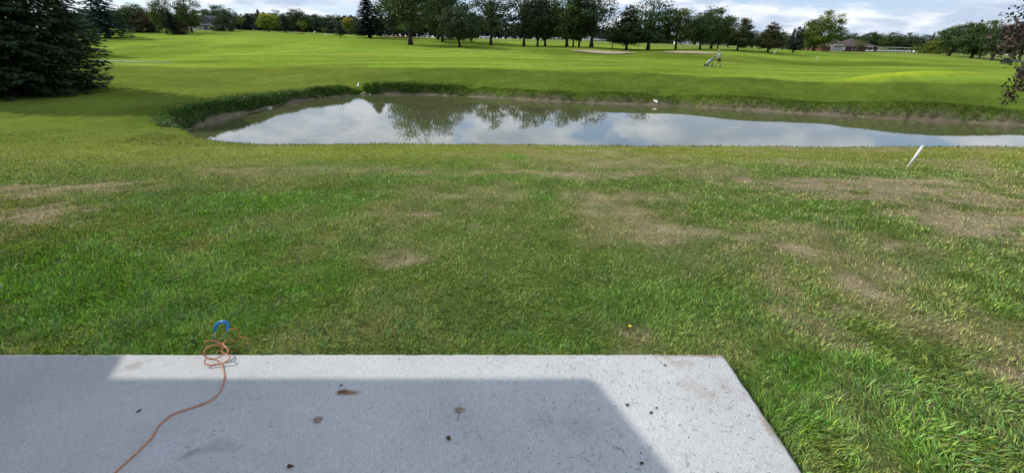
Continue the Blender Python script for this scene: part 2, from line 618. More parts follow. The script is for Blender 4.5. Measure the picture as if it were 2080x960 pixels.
LUSH = [(330, 560, 340, 120, 1.3), (1110, 400, 42, 11, 1.3), (1030, 315, 30, 6, 1.0), (1720, 830, 170, 120, 1.5), (2050, 650, 70, 50, 0.7),
        (560, 410, 260, 26, 0.9), (1350, 600, 160, 40, 0.5), (1540, 385, 70, 8, 0.7), (1100, 700, 120, 22, 0.6), (60, 650, 160, 50, 0.8),
        (900, 362, 240, 8, 0.7), (480, 500, 120, 40, 0.6), (1450, 620, 110, 40, 0.6), (1640, 430, 160, 16, 0.4)]


def patches(x, y, lst):
    m = np.zeros_like(x)
    amp = 0.05 + 0.055 * y
    x = x + (fbm(x * 1.6 / (1 + 0.1 * y), y * 1.6, 33) - 0.5) * 3.2 * amp
    y = y + (fbm(x * 1.6 / (1 + 0.1 * y), y * 1.6, 37) - 0.5) * 2.4 * amp
    fine = (fbm(x * 6, y * 6, 39) - 0.5) * 2.6 + (fbm(x * 2.0, y * 2.0, 31) - 0.5) * 2.0
    for px, py, rx, ry, s in lst:
        c = lawn_pt(px, py)
        e = lawn_pt(px + rx, py)
        d0 = lawn_pt(px, py + ry); d1 = lawn_pt(px, max(py - ry, 295))
        rX = max(abs(e.x - c.x), 0.03); rY = max(abs(d0.y - d1.y) / 2, 0.03)
        # patches follow the radial direction away from the viewer only through their own ground shape
        k = np.sqrt(((x - c.x) / rX) ** 2 + ((y - c.y) / rY) ** 2)
        m = np.maximum(m, s * np.clip((1.45 - k + fine * np.clip(1.7 - k, 0, 1)) * 0.85, 0, 1))
    return m


CACHE = {}


def turf(x, y, sd=None):
    """albedo, plus dryness and lushness on the near lawn"""
    if sd is None: sd = pond_sd(x, y)
    n1 = fbm(x * 0.8, y * 0.8, 41); n2 = fbm(x * 4.5, y * 4.5, 43); n3 = fbm(x * 0.12, y * 0.12, 47)
    dry = np.zeros_like(x); lush = np.zeros_like(x)
    nl = (y < 18) & (y > -4) & (np.abs(x) < 30)
    if nl.any():
        dry[nl] = patches(x[nl], y[nl], DRY); lush[nl] = patches(x[nl], y[nl], LUSH)
    dry = np.clip(dry + (n2 - 0.55) * 0.5 * (dry > 0.05), 0, 1.3)
    dry = np.clip(dry + np.clip((n1 - 0.42) * 1.8 + (n2 - 0.5) * 0.8, 0, 0.55) * (0.25 + 0.75 * sstep(-3, 3, x)) * (y < 14), 0, 1.3)
    lush = np.clip(lush, 0, 1)
    green = np.array([0.112, 0.168, 0.038])
    lushc = np.array([0.084, 0.200, 0.022])
    olive = np.array([0.205, 0.195, 0.065])
    straw = np.array([0.275, 0.21, 0.14])
    c = np.empty(x.shape + (3,))
    k = np.clip((n1 - 0.3) * 1.6 + (n2 - 0.5) * 1.0, 0, 1)[..., None]
    c[:] = green * (1 - 0.55 * k) + olive * 0.55 * k
    # shorter, yellower turf near the water
    f = (sstep(7.0, 10.5, y) * 0.75)[..., None]
    c = c * (1 - f) + np.array([0.165, 0.180, 0.030]) * f
    lu = np.clip(lush * (0.6 + 0.8 * n2), 0, 1)[..., None]
    c = c * (1 - lu * 0.8) + lushc * lu * 0.8
    d = np.clip(dry, 0, 1)[..., None] * 0.78
    c = c * (1 - d) + straw * (0.8 + 0.4 * n2[..., None]) * d
    c = c * (1 - 0.28 * sstep(10, 6, y) * (1 - np.clip(dry, 0, 1)))[..., None]      # thatch, darkened in the colour to deepen the gaps between near blades
    # left lawn and beyond the pond
    leftl = sstep(-9, -13, x) * sstep(9, 13, y)
    beyond = np.maximum(sstep(17, 20, y - np.where(x > 8, (8 - x) * 0.18, 0)) * (sd > -0.5), leftl)
    rough = np.array([0.084, 0.128, 0.018]) * (0.75 + 0.5 * n1[..., None]) + np.array([0.03, 0.012, 0.004]) * np.clip((n2[..., None] - .5) * 2, 0, 1)
    olv = (sstep(-6, -12, x) * sstep(0.9, 2.4, sd))[..., None]
    rough = rough * (1 - olv) + np.array([0.122, 0.158, 0.026]) * (0.8 + 0.4 * n1[..., None]) * olv
    fair = np.array([0.165, 0.245, 0.030])
    crest = np.interp(x, [-60, -20, -11, -4, 0, 9, 13.5, 19, 24, 60], [45, 42, 37.5, 35.5, 34.5, 29.5, 27, 23.8, 22.2, 22])
    fw = sstep(-0.4, 0.6, y - crest + (n1 - 0.5) * 1.2)[..., None]
    st = 0.5 + 0.5 * np.tanh(3 * np.sin((y + 0.12 * x) * 2 * np.pi / 7.0 + 2 * n3))
    st = np.where(y > 60, 0.5 + 0.5 * np.sin((y * 0.6 + 0.4 * x) / 6 + 5 * n3), st)[..., None]
    fairc = fair * (0.86 + 0.22 * st) * (0.72 + 0.56 * n3[..., None]) * (0.85 + 0.3 * fbm(x * 0.05, y * 0.16, 49)[..., None])
    yl = np.clip((fbm(x * 0.10, y * 0.35, 51) - 0.45) * 3, 0, 1)[..., None]
    fairc = fairc * (1 + yl * np.array([0.28, 0.06, 0.4])) * (0.90 + 0.2 * n2[..., None])
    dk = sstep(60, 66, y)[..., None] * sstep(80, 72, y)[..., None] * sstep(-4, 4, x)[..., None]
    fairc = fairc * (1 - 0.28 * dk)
    far = rough * (1 - fw) + fairc * fw
    far2 = np.array([0.16, 0.20, 0.05]) * (0.85 + 0.3 * n3[..., None])
    ff = sstep(95, 150, y)[..., None]
    far = far * (1 - ff) + far2 * ff
    # raised apron on the right, its sunlit face painted into the turf colour
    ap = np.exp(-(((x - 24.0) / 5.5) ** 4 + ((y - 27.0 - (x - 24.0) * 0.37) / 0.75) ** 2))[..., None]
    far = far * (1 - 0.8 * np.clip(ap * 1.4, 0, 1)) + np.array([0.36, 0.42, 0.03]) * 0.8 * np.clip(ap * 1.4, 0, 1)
    b = beyond[..., None]
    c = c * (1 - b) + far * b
    # spruce litter, mud at the waterline
    nearl = sstep(14.6, 12.6, y) * sstep(-12, -8, x)
    mudw = (0.20 + 0.12 * sstep(-7.5, -11, x)) * (1 - nearl) + 0.0 * nearl
    md = sstep(mudw + 0.1, mudw * 0.5, sd + (n2 - 0.5) * 0.3)[..., None] * (mudw > 0.1)[..., None]
    mud = np.array([0.175, 0.140, 0.098]) * (0.6 + 0.8 * n2[..., None])
    c = c * (1 - md) + mud * md
    return c, dry, lush


# ------------------------------------------------------------------ the ground: one sheet
def axis(segs):
    o = []
    for a, b, s in segs:
        n = max(1, int(round(abs(b - a) / s)))
        o += list(np.linspace(a, b, n, endpoint=False))
    return o


geom = list(np.geomspace(160, 4000, 18))
xs = np.array([-v for v in reversed(geom)] + axis([(-150, -34, 3), (-34, -16, 0.6), (-16, -6, 0.22), (-6, 6, 0.09), (6, 16, 0.2), (16, 34, 0.35), (34, 60, 1.2), (60, 152, 3)]) + geom)
ys = np.array([-400, -150, -60, -25] + axis([(-12, -2, 1.0), (-2, 0.4, 0.3), (0.4, 5, 0.07), (5, 12, 0.16), (12, 32, 0.2), (32, 45, 0.4), (45, 100, 1.2), (100, 260, 4)]) + list(np.geomspace(262, 5000, 22)))
gx, gy = np.meshgrid(xs, ys)
gsd = pond_sd(gx, gy)
gz = height(gx, gy, gsd)
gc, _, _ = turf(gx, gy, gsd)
nx, ny = len(xs), len(ys)
idx = np.arange(nx * ny).reshape(ny, nx)
quads = np.stack([idx[:-1, :-1], idx[:-1, 1:], idx[1:, 1:], idx[1:, :-1]], -1).reshape(-1, 4)
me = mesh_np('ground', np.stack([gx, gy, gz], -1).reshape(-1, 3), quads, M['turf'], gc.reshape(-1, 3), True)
tag(link('ground', me), kind='structure')


def gh(x, y):
    """height on the ground sheet (bilinear)"""
    x = np.asarray(x, float); y = np.asarray(y, float)
    i = np.clip(np.searchsorted(xs, x) - 1, 0, nx - 2); j = np.clip(np.searchsorted(ys, y) - 1, 0, ny - 2)
    fx = (x - xs[i]) / (xs[i + 1] - xs[i]); fy = (y - ys[j]) / (ys[j + 1] - ys[j])
    return (gz[j, i] * (1 - fx) + gz[j, i + 1] * fx) * (1 - fy) + (gz[j + 1, i] * (1 - fx) + gz[j + 1, i + 1] * fx) * fy


def ghs(x, y):
    return float(gh(np.array([x]), np.array([y]))[0])


def ground_at(px, Y):
    """point of the ground at forward distance Y under a photograph column"""
    z = 0.0
    for _ in range(4):
        X = (px - 1040) / F * (Y * CP + (CZ - z) * SP)
        z = ghs(X, Y)
    return Vector((X, Y, z))


# ------------------------------------------------------------------ water
cx, cy = POND.mean(0)
ring = []
n = len(POND)
for k in range(n):
    t_ = POND[(k + 1) % n] - POND[k - 1]
    nn = np.array([t_[1], -t_[0]]) / (np.linalg.norm(t_) + 1e-9)
    ring.append((POND[k], nn))
bm = bmesh.new()
area = sum(POND[k][0] * POND[(k + 1) % n][1] - POND[(k + 1) % n][0] * POND[k][1] for k in range(n))
sg = 1 if area > 0 else -1
vs = [bm.verts.new((p[0] + sg * 0.35 * q[0], p[1] + sg * 0.35 * q[1], ZW)) for p, q in ring]
f_ = bm.faces.new(vs if sg > 0 else list(reversed(vs)))
bmesh.ops.triangulate(bm, faces=[f_])
me = bpy.data.meshes.new('pond_water'); bm.to_mesh(me); bm.free(); me.materials.append(M['water'])
tag(link('pond_water', me), kind='structure')

# ------------------------------------------------------------------ patio slab
PX1 = 1.150
PY1 = 1.872
pxs = np.array(axis([(-9, -3.2, 0.5), (-3.2, PX1, 0.009)]) + [PX1])
pys = np.array(axis([(-4, 0.95, 0.4), (0.95, PY1, 0.009)]) + [PY1])
qx, qy = np.meshgrid(pxs, pys)
pn1 = fbm(qx * 3, qy * 3, 61); pn2 = fbm(qx * 14, qy * 14, 63); pn3 = fbm(qx * 45, qy * 45, 65)
pc = np.empty(qx.shape + (3,))
pc[:] = np.array([0.525, 0.525, 0.512])
pc *= (0.93 + 0.14 * pn1)[..., None]


def stain(px, py, rx, ry, col_, s, freq=0):
    global pc
    c = G(px, py); e = G(px + rx, py); d = G(px, py + ry)
    k = np.sqrt(((qx - c.x) / (e.x - c.x)) ** 2 + ((qy - c.y) / (d.y - c.y)) ** 2)
    m = np.clip(1.3 - k - (pn3 - 0.5) * 1.2 - (pn2 - .5) * freq, 0, 1)
    m = np.clip(m * s, 0, 1)[..., None]
    pc = pc * (1 - m) + np.array(col_) * m


stain(697, 796, 12, 6, (0.11, 0.05, 0.02), 1.4)
stain(712, 797, 20, 5, (0.24, 0.12, 0.04), 0.9)
stain(430, 908, 30, 8, (0.26, 0.24, 0.21), 0.35, 6.0)
stain(395, 915, 12, 8, (0.2, 0.18, 0.15), 0.45, 6.0)
stain(330, 912, 40, 40, (0.60, 0.61, 0.62), 0.6)
stain(640, 853, 14, 7, (0.26, 0.21, 0.16), 0.4, 3.0)
stain(270, 742, 34, 10, (0.28, 0.25, 0.23), 0.5, 4.0)  # tip of the left eave's shadow, painted into the concrete colour
stain(1430, 722, 70, 4, (0.28, 0.21, 0.14), 0.8, 2.0)
stain(1370, 735, 34, 9, (0.34, 0.26, 0.18), 0.4, 5.0)
stain(1120, 870, 44, 24, (0.34, 0.30, 0.27), 0.22, 6.0)
stain(1420, 790, 44, 16, (0.36, 0.28, 0.21), 0.3, 6.0)
# dirt washed along the free edges
ed = np.minimum((PX1 - qx), (PY1 - qy) * 1.6)
mk = np.clip((0.05 - ed) / 0.05 + (pn2 - 0.62) * 2.2, 0, 1) * sstep(-0.6, 0.9, qx) * (0.3 + 0.7 * sstep(1.75, 1.4, qy))
pc = pc * (1 - 0.7 * mk[..., None]) + np.array([0.27, 0.21, 0.14]) * 0.7 * mk[..., None]
spk = np.clip((pn3 - 0.70) * 9, 0, 1)[..., None] * sstep(-1.5, 0.8, qx)[..., None]
pc = pc * (1 - 0.45 * spk) + np.array([0.20, 0.16, 0.12]) * 0.45 * spk
npx, npy = len(pxs), len(pys)
pid = np.arange(npx * npy).reshape(npy, npx)
pq = np.stack([pid[:-1, :-1], pid[:-1, 1:], pid[1:, 1:], pid[1:, :-1]], -1).reshape(-1, 4)
edge = np.minimum(PX1 - qx, PY1 - qy)
zt = -0.006 * np.clip(1 - edge / 0.012, 0, 1) ** 2 + (pn2 - 0.5) * 0.0012
chip = (fbm(qx * 18, qy * 18, 67) - 0.5) * 0.010 + (fbm(qx * 70, qy * 70, 68) - 0.5) * 0.006
qx2 = qx + chip * sstep(0.03, 0.0, PX1 - qx)
qy2 = qy + chip * sstep(0.03, 0.0, PY1 - qy)
top = np.stack([qx2, qy2, zt], -1).reshape(-1, 3)
ccol = pc.reshape(-1, 3)
# skirt on the two free sides
fr = pid[-1, :]; rt = pid[:, -1]
sk_v = []; sk_f = []; sk_c = []
base_n = len(top)
for line in (fr, rt[::-1]):
    st0 = base_n + len(sk_v)
    for q in line:
        sk_v.append((top[q][0], top[q][1], -0.16)); sk_c.append((0.32, 0.30, 0.27))
    for k in range(len(line) - 1):
        sk_f.append((line[k], line[k + 1], st0 + k + 1, st0 + k) if line is not fr else (line[k + 1], line[k], st0 + k, st0 + k + 1))
me = mesh_np('patio', np.concatenate([top, np.array(sk_v)]), np.concatenate([pq, np.array(sk_f)]), M['concrete'], np.concatenate([ccol, np.array(sk_c)]), False)
tag(link('patio', me), kind='structure')

# ------------------------------------------------------------------ the house whose roof shades the patio (left of and behind the viewer)
hs = empty('house', (-7.5, -3.0, -0.1), 0, 'low house with a wide eave whose roof edge shades the patio', 'house')


def roof_slab(x0, x1, ye, ze, m, depth, t=0.04):
    b = MB()
    y1 = ye - depth
    prof = [(ye, ze), (y1, ze + m * depth), (y1, ze + m * depth + t), (ye, ze + t)]
    A = [b.bm.verts.new((x0, p[0], p[1])) for p in prof]; B = [b.bm.verts.new((x1, p[0], p[1])) for p in prof]
    b.bm.faces.new(A); b.bm.faces.new(list(reversed(B)))
    for k in range(4): b.bm.faces.new((A[k], B[k], B[(k + 1) % 4], A[(k + 1) % 4]))
    return b


off = hs.location
cot = 1 / math.tan(SUN_EL)
EX, EY = cot * math.sin(SUN_AZ), cot * math.cos(SUN_AZ)
ZE = 2.5
YE = 1.685 + EY * ZE
XR = 0.374 - EX * ZE
b = roof_slab(-13, XR, YE, ZE, 0.426, 6.2)
b.build('roof', M['shingle'], hs, -Vector(off))
b = roof_slab(-13, -2.12 - EX * ZE, 1.875 + EY * (ZE - 0.02), ZE - 0.02, 0.426, 0.9, 0.03)
b.build('added_eave', M['trim'], hs, -Vector(off))  # unseen roof extension added to cast the left part of the patio shadow
b = MB().box((-8.1, -2.3, 1.3), (10.0, 6.2, 2.9)); b.build('wall', M['siding'], hs, -Vector(off))


# ------------------------------------------------------------------ grass
rng = np.random.default_rng(7)


def blades(name, x, y, h, wd, lean, ang, cols, curl=0.5, label=None):
    """one mesh of bent three-triangle grass blades standing on the ground"""
    n = len(x)
    z = gh(x, y) - 0.006
    dx, dy = np.cos(ang), np.sin(ang)
    ox, oy = -dy, dx
    tw = rng.uniform(-1.2, 1.2, n)
    sx = ox * np.cos(tw) + dx * np.sin(tw); sy = oy * np.cos(tw) + dy * np.sin(tw)
    hm = h * 0.55
    l1 = np.sin(lean) * hm; z1 = np.cos(lean) * hm
    le2 = np.minimum(lean + curl * rng.uniform(0.3, 1.6, n), 1.9)
    l2 = l1 + np.sin(le2) * h * 0.5; z2 = np.maximum(z1 + np.cos(le2) * h * 0.5, 0.004)
    V = np.empty((n, 5, 3), np.float32)
    hw = wd * 0.5
    V[:, 0] = np.stack([x - sx * hw, y - sy * hw, z], 1)
    V[:, 1] = np.stack([x + sx * hw, y + sy * hw, z], 1)
    V[:, 2] = np.stack([x + dx * l1 - sx * hw * 0.9, y + dy * l1 - sy * hw * 0.9, z + z1], 1)
    V[:, 3] = np.stack([x + dx * l1 + sx * hw * 0.9, y + dy * l1 + sy * hw * 0.9, z + z1], 1)
    V[:, 4] = np.stack([x + dx * l2, y + dy * l2, z + z2], 1)
    b0 = np.arange(n)[:, None] * 5
    T = np.concatenate([b0 + np.array([[0, 1, 3]]), b0 + np.array([[0, 3, 2]]), b0 + np.array([[2, 3, 4]])], 1).reshape(-1, 3)
    C = np.repeat(cols[:, None, :], 5, 1)
    me = mesh_np(name, V.reshape(-1, 3), T, M['blade'], C.reshape(-1, 3))
    return tag(link(name, me), kind='stuff')


# lawn in front: blade density falls off with distance the way the eye resolves it
NB = 560000
Yr = np.exp(rng.uniform(np.log(0.95), np.log(13.2), NB))
keep = rng.random(NB) < np.clip(1.0 / (0.55 + 0.10 * Yr), 0, 1)
Yr = Yr[keep]
Xr = rng.uniform(-1, 1, len(Yr)) * (1.42 * (Yr * CP + 0.7) + 0.9)
ok = ~((Xr < PX1 + 0.003) & (Yr < PY1 + 0.003))
cl = fbm(Xr * 7, Yr * 7, 71)
sdb = pond_sd(Xr, Yr)
bc, bd, bl = turf(Xr, Yr, sdb)
bc = bc / (1 - 0.28 * sstep(10, 6, Yr) * (1 - np.clip(bd, 0, 1)))[:, None]
ok &= (sdb > 0.02) & (rng.random(len(Xr)) > np.clip(bd * 0.38, 0, 0.6)) & (rng.random(len(Xr)) < 0.35 + 1.1 * cl)
Xr, Yr, bc, bd, bl, cl = Xr[ok], Yr[ok], bc[ok], bd[ok], bl[ok], cl[ok]
nb = len(Xr)
dist = np.sqrt(Xr ** 2 + Yr ** 2 + 2.4)
big = np.exp(-(((Xr - 2.25) / 0.75) ** 2 + ((Yr - 1.45) / 0.55) ** 2))
hh = rng.uniform(0.020, 0.044, nb) * (0.65 + 0.8 * cl) * (1 + 0.40 * bl + 0.35 * big) * (1 - 0.35 * np.clip(bd, 0, 1))
edge_far = np.exp(-((Yr - PY1) / 0.10) ** 2) * (Xr < PX1 + 0.1)
edge_far = np.maximum(edge_far, np.exp(-((Xr - PX1) / 0.09) ** 2) * (Yr < PY1 + 0.05))
hh *= 1 + 0.25 * edge_far
hh *= 1 - 0.35 * sstep(7, 12, Yr)
wd = np.maximum(rng.uniform(0.0022, 0.0042, nb) * (1 + 0.9 * big), 0.00135 * dist)
tuft = 2 * np.pi * fbm(Xr * 3.1, Yr * 3.1, 73) * 2 + 0.4
ang = tuft + rng.normal(0, 0.9, nb)
flop = rng.random(nb) < 0.55
ang = np.where(flop & (Yr < PY1 + 0.035) & (Xr < PX1), -np.pi / 2 + rng.normal(0, 0.8, nb), ang)
ang = np.where(flop & (Xr < PX1 + 0.035) & (Yr < PY1), np.pi + rng.normal(0, 0.8, nb), ang)
lean = np.abs(rng.normal(0.55, 0.42, nb)) + 0.5 * big
val = np.clip(np.exp(rng.normal(0.02, 0.48, nb)), 0.3, 2.5)[:, None]
straw_b = rng.random(nb) < 0.07 + 0.28 * np.clip(bd, 0, 1)
bcol = bc * val
hue = rng.normal(0, 1, nb)[:, None]
bcol = bcol * (1 + hue * np.array([0.18, 0.02, -0.12])) * np.array([1.56, 1.50, 1.26]) * (0.62 + 0.76 * fbm(Xr * 3.6, Yr * 3.6, 101) + 0.30 * (fbm(Xr * 12, Yr * 12, 103) - 0.5))[:, None]
bcol[straw_b] = np.array([0.27, 0.22, 0.12]) * rng.uniform(0.6, 1.2, straw_b.sum())[:, None]
teal = np.clip(fbm(Xr * 1.7 + 40, Yr * 1.7, 79) - 0.58, 0, 1)[:, None] * 3
bcol = bcol * (1 - 0.5 * np.clip(teal, 0, 1)) + np.array([0.07, 0.135, 0.06]) * 0.5 * np.clip(teal, 0, 1)
bcol = np.clip(bcol, 0.004, 0.7)
blades('grass', Xr, Yr, hh, wd, lean, ang, bcol)

# taller grass along the far and left banks of the pond
nk = 90000


def leftedge(q):
    return 0.04 * sstep(-7.0, -11, q[:, 0])


slen = np.hypot(*(np.roll(POND, -1, 0) - POND).T)
slen = np.where(np.minimum(POND[:, 1], np.roll(POND, -1, 0)[:, 1]) > 14.2, slen, 0)
slen = np.where(POND[:, 0] > 36, 0, slen)
seg = rng.choice(len(POND), nk, p=slen / slen.sum())
t_ = rng.random(nk)[:, None]
pp = POND[seg] * (1 - t_) + POND[(seg + 1) % len(POND)] * t_
nrm = np.array([q for _, q in ring])[seg] * sg
dd = rng.uniform(0.1, 3.2, nk)
dd = np.where(rng.random(nk) < 0.62, rng.uniform(0.10, 0.9, nk), dd)
dd += leftedge(pp)
bx_, by_ = pp[:, 0] + nrm[:, 0] * dd, pp[:, 1] + nrm[:, 1] * dd
clump = fbm(bx_ * 1.1, by_ * 1.1, 83)
leftk = sstep(-1.5, -6, bx_)
keep = (by_ > 14.3) & (bx_ < 34) & ((by_ > 15.0) | (bx_ > -12)) & (rng.random(nk) < (0.35 + 0.9 * clump)) & ~((by_ < 16.2) & (bx_ > -9.0) & (bx_ < 14))
bx_, by_, clump, nrm, dd, leftk = bx_[keep], by_[keep], clump[keep], nrm[keep], dd[keep], leftk[keep]
m_ = len(bx_)
bh = rng.uniform(0.05, 0.17, m_) * (0.55 + 0.40 * leftk) * (0.5 + 1.0 * clump) * (1 + 0.9 * leftk) * (0.45 + 0.55 * sstep(15.5, 19, by_) + 0.0 * dd) * np.clip(1.25 - dd * 0.45, 0.15, 1)
toward = np.arctan2(-nrm[:, 1], -nrm[:, 0])
bcol2 = (np.array([0.085, 0.140, 0.016]) * (1 - leftk[:, None]) + np.array([0.05, 0.13, 0.018]) * leftk[:, None]) * rng.uniform(0.6, 1.35, m_)[:, None]
dryb = rng.random(m_) < 0.12
tcol, _, _ = turf(bx_, by_)
wt = sstep(0.6, 1.8, dd)[:, None]
bcol2 = bcol2 * (1 - wt) + tcol * wt * rng.uniform(0.8, 1.2, m_)[:, None]
bcol2[dryb] = np.array([0.22, 0.18, 0.08]) * rng.uniform(0.6, 1.1, dryb.sum())[:, None]
blades('bank_grass', bx_, by_, bh, rng.uniform(0.014, 0.03, m_) * np.clip(bh / 0.10, 0.45, 1.2), np.abs(rng.normal(0.5, 0.35, m_)), toward + rng.normal(0, 0.8, m_), bcol2, 0.9)

# short fringe of grass on the near shore
nk = 16000
fx_ = rng.uniform(-11, 26, nk); fy_ = rng.uniform(11.6, 13.3, nk)
s_ = pond_sd(fx_, fy_)
kp = (s_ > 0.05) & (rng.random(nk) < 0.25 + fbm(fx_ * 2, fy_ * 2, 91))
fx_, fy_ = fx_[kp], fy_[kp]
cc, _, _ = turf(fx_, fy_)
blades('shore_grass', fx_, fy_, rng.uniform(0.03, 0.085, len(fx_)), rng.uniform(0.012, 0.022, len(fx_)), np.abs(rng.normal(0.4, 0.3, len(fx_))),
       rng.uniform(0, 6.28, len(fx_)), cc * rng.uniform(0.65, 1.35, len(fx_))[:, None])

# ------------------------------------------------------------------ trees
def cards(c, nrm_, L, Wd, col_, rg):
    """diamond leaf cards: centres, normals, length, width"""
    n = len(c)
    r_ = rg.normal(size=(n, 3))
    a = np.cross(nrm_, r_); a /= np.linalg.norm(a, axis=1)[:, None] + 1e-9
    b = np.cross(nrm_, a); b /= np.linalg.norm(b, axis=1)[:, None] + 1e-9
    L = np.asarray(L)[:, None]; Wd = np.asarray(Wd)[:, None]
    V = np.stack([c - a * L / 2, c + b * Wd / 2, c + a * L / 2, c - b * Wd / 2], 1)
    return V, np.repeat(col_[:, None, :], 4, 1)


def quads_from(name, Vs, Cs, mat):
    V = np.concatenate(Vs).reshape(-1, 3); C = np.concatenate(Cs).reshape(-1, 3)
    return mesh_np(name, V, np.arange(len(V)).reshape(-1, 4), mat, C)


def r_round(t): return np.sqrt(np.clip(1 - (2 * t - 1) ** 2, 0, 1)) * (1.05 - 0.25 * t)
def r_tall(t): return np.clip(np.sin(np.pi * np.clip(t * 0.93 + 0.05, 0, 1)) ** 0.55, 0, 1) * (1.05 - 0.30 * t)
def r_pyr(t): return np.clip((1 - t) ** 0.75 * np.clip(t * 7, 0, 1) ** 0.5, 0, 1)
def r_low(t): return np.sqrt(np.clip(1 - t ** 2, 0, 1)) * np.clip(0.75 + t * 2, 0, 1)
def r_fan(t): return np.clip(0.45 + 0.75 * t, 0, 1) * np.sqrt(np.clip(1 - np.clip((t - 0.45) / 0.55, 0, 1) ** 2.2, 0, 1))


def decid(seed, shape, cb, Rr, ncl, nlf, leaf, clr, limbs=14, trunk=0.02, lean=0.0, top=(1, 1, 1), dark=1.0, thin=0.0):
    """unit-height broadleaf tree -> crown mesh, trunk mesh"""
    rg = np.random.default_rng(seed)
    t = np.linspace(0, 1, 400); wgt = shape(t) ** 2 + 0.02; wgt /= wgt.sum()
    tt = rg.choice(t, ncl, p=wgt)
    th = rg.uniform(0, 2 * np.pi, ncl)
    bump = 0.72 + 0.62 * vnoise(th * 1.1 + seed, tt * 5.0, seed)
    rr = Rr * shape(tt) * np.clip(rg.random(ncl) ** 0.42, 0, 1) * bump
    cz = cb + (1 - cb) * tt
    skew = lean * (cz ** 1.5)
    cen = np.stack([rr * np.cos(th) + skew, rr * np.sin(th), cz], 1)
    per = rg.integers(int(nlf * 0.5), int(nlf * 1.5), ncl)
    ci = np.repeat(np.arange(ncl), per)
    nL = len(ci)
    cs = clr * rg.uniform(0.6, 1.35, ncl)
    offs = np.clip(rg.normal(size=(nL, 3)), -1.7, 1.7) * np.array([1, 1, 0.75]) * cs[ci][:, None] * 0.55
    pos = cen[ci] + offs
    pos[:, 2] = np.maximum(pos[:, 2], cb * 0.75)
    outw = pos - np.array([0, 0, cb + (1 - cb) * 0.45]); outw /= np.linalg.norm(outw, axis=1)[:, None] + 1e-9
    if thin:
        kp_ = rg.random(nL) > thin * np.clip((pos[:, 2] - 0.45) / 0.35, 0, 1)
        pos, ci, outw = pos[kp_], ci[kp_], outw[kp_]
        nL = len(pos)
    nr = rg.normal(size=(nL, 3)) + outw * 0.9 + np.array([0, 0, 0.4]); nr /= np.linalg.norm(nr, axis=1)[:, None]
    tone = (rg.uniform(0.72, 1.28, ncl)[ci] * rg.uniform(0.75, 1.25, nL))[:, None]
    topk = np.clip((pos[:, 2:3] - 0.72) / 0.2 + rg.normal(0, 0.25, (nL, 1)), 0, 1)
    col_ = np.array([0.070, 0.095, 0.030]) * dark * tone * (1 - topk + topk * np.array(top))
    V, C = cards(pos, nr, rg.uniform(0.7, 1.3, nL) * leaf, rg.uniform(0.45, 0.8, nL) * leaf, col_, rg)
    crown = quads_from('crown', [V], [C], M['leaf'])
    b = MB()
    zz = np.linspace(-0.02, min(0.86, cb + (1 - cb) * 0.75), 9)
    wob = rg.normal(0, 0.006, (9, 2)).cumsum(0); wob -= wob[0]
    wob[1] *= 0
    path = [Vector((wob[i][0] + lean * max(z_, 0) ** 1.5, wob[i][1], z_)) for i, z_ in enumerate(zz)]
    rad = [trunk * (1.5 if i == 0 else 1.0) * (1 - 0.8 * max(z_, 0)) for i, z_ in enumerate(zz)]
    b.tube(path, rad, 7)
    for k in range(limbs):
        j = rg.integers(0, ncl)
        e = Vector(cen[j])
        s = path[int(np.clip(1 + rg.random() * 5, 1, 6))]
        if e.z < s.z + 0.02: s = path[1]
        if s.z < cb * 0.6: s = path[2]
        mid = s.lerp(e, 0.5) + Vector((0, 0, 0.03)) + Vector(rg.normal(0, 0.012, 3))
        r0 = trunk * rg.uniform(0.3, 0.55)
        b.tube(spline([s, mid, e], 4), list(np.linspace(r0, r0 * 0.2, 9)), 5, cap=False)
    o = b.build('trunk', M['bark'])
    tm = o.data
    bpy.data.objects.remove(o)
    return crown, tm


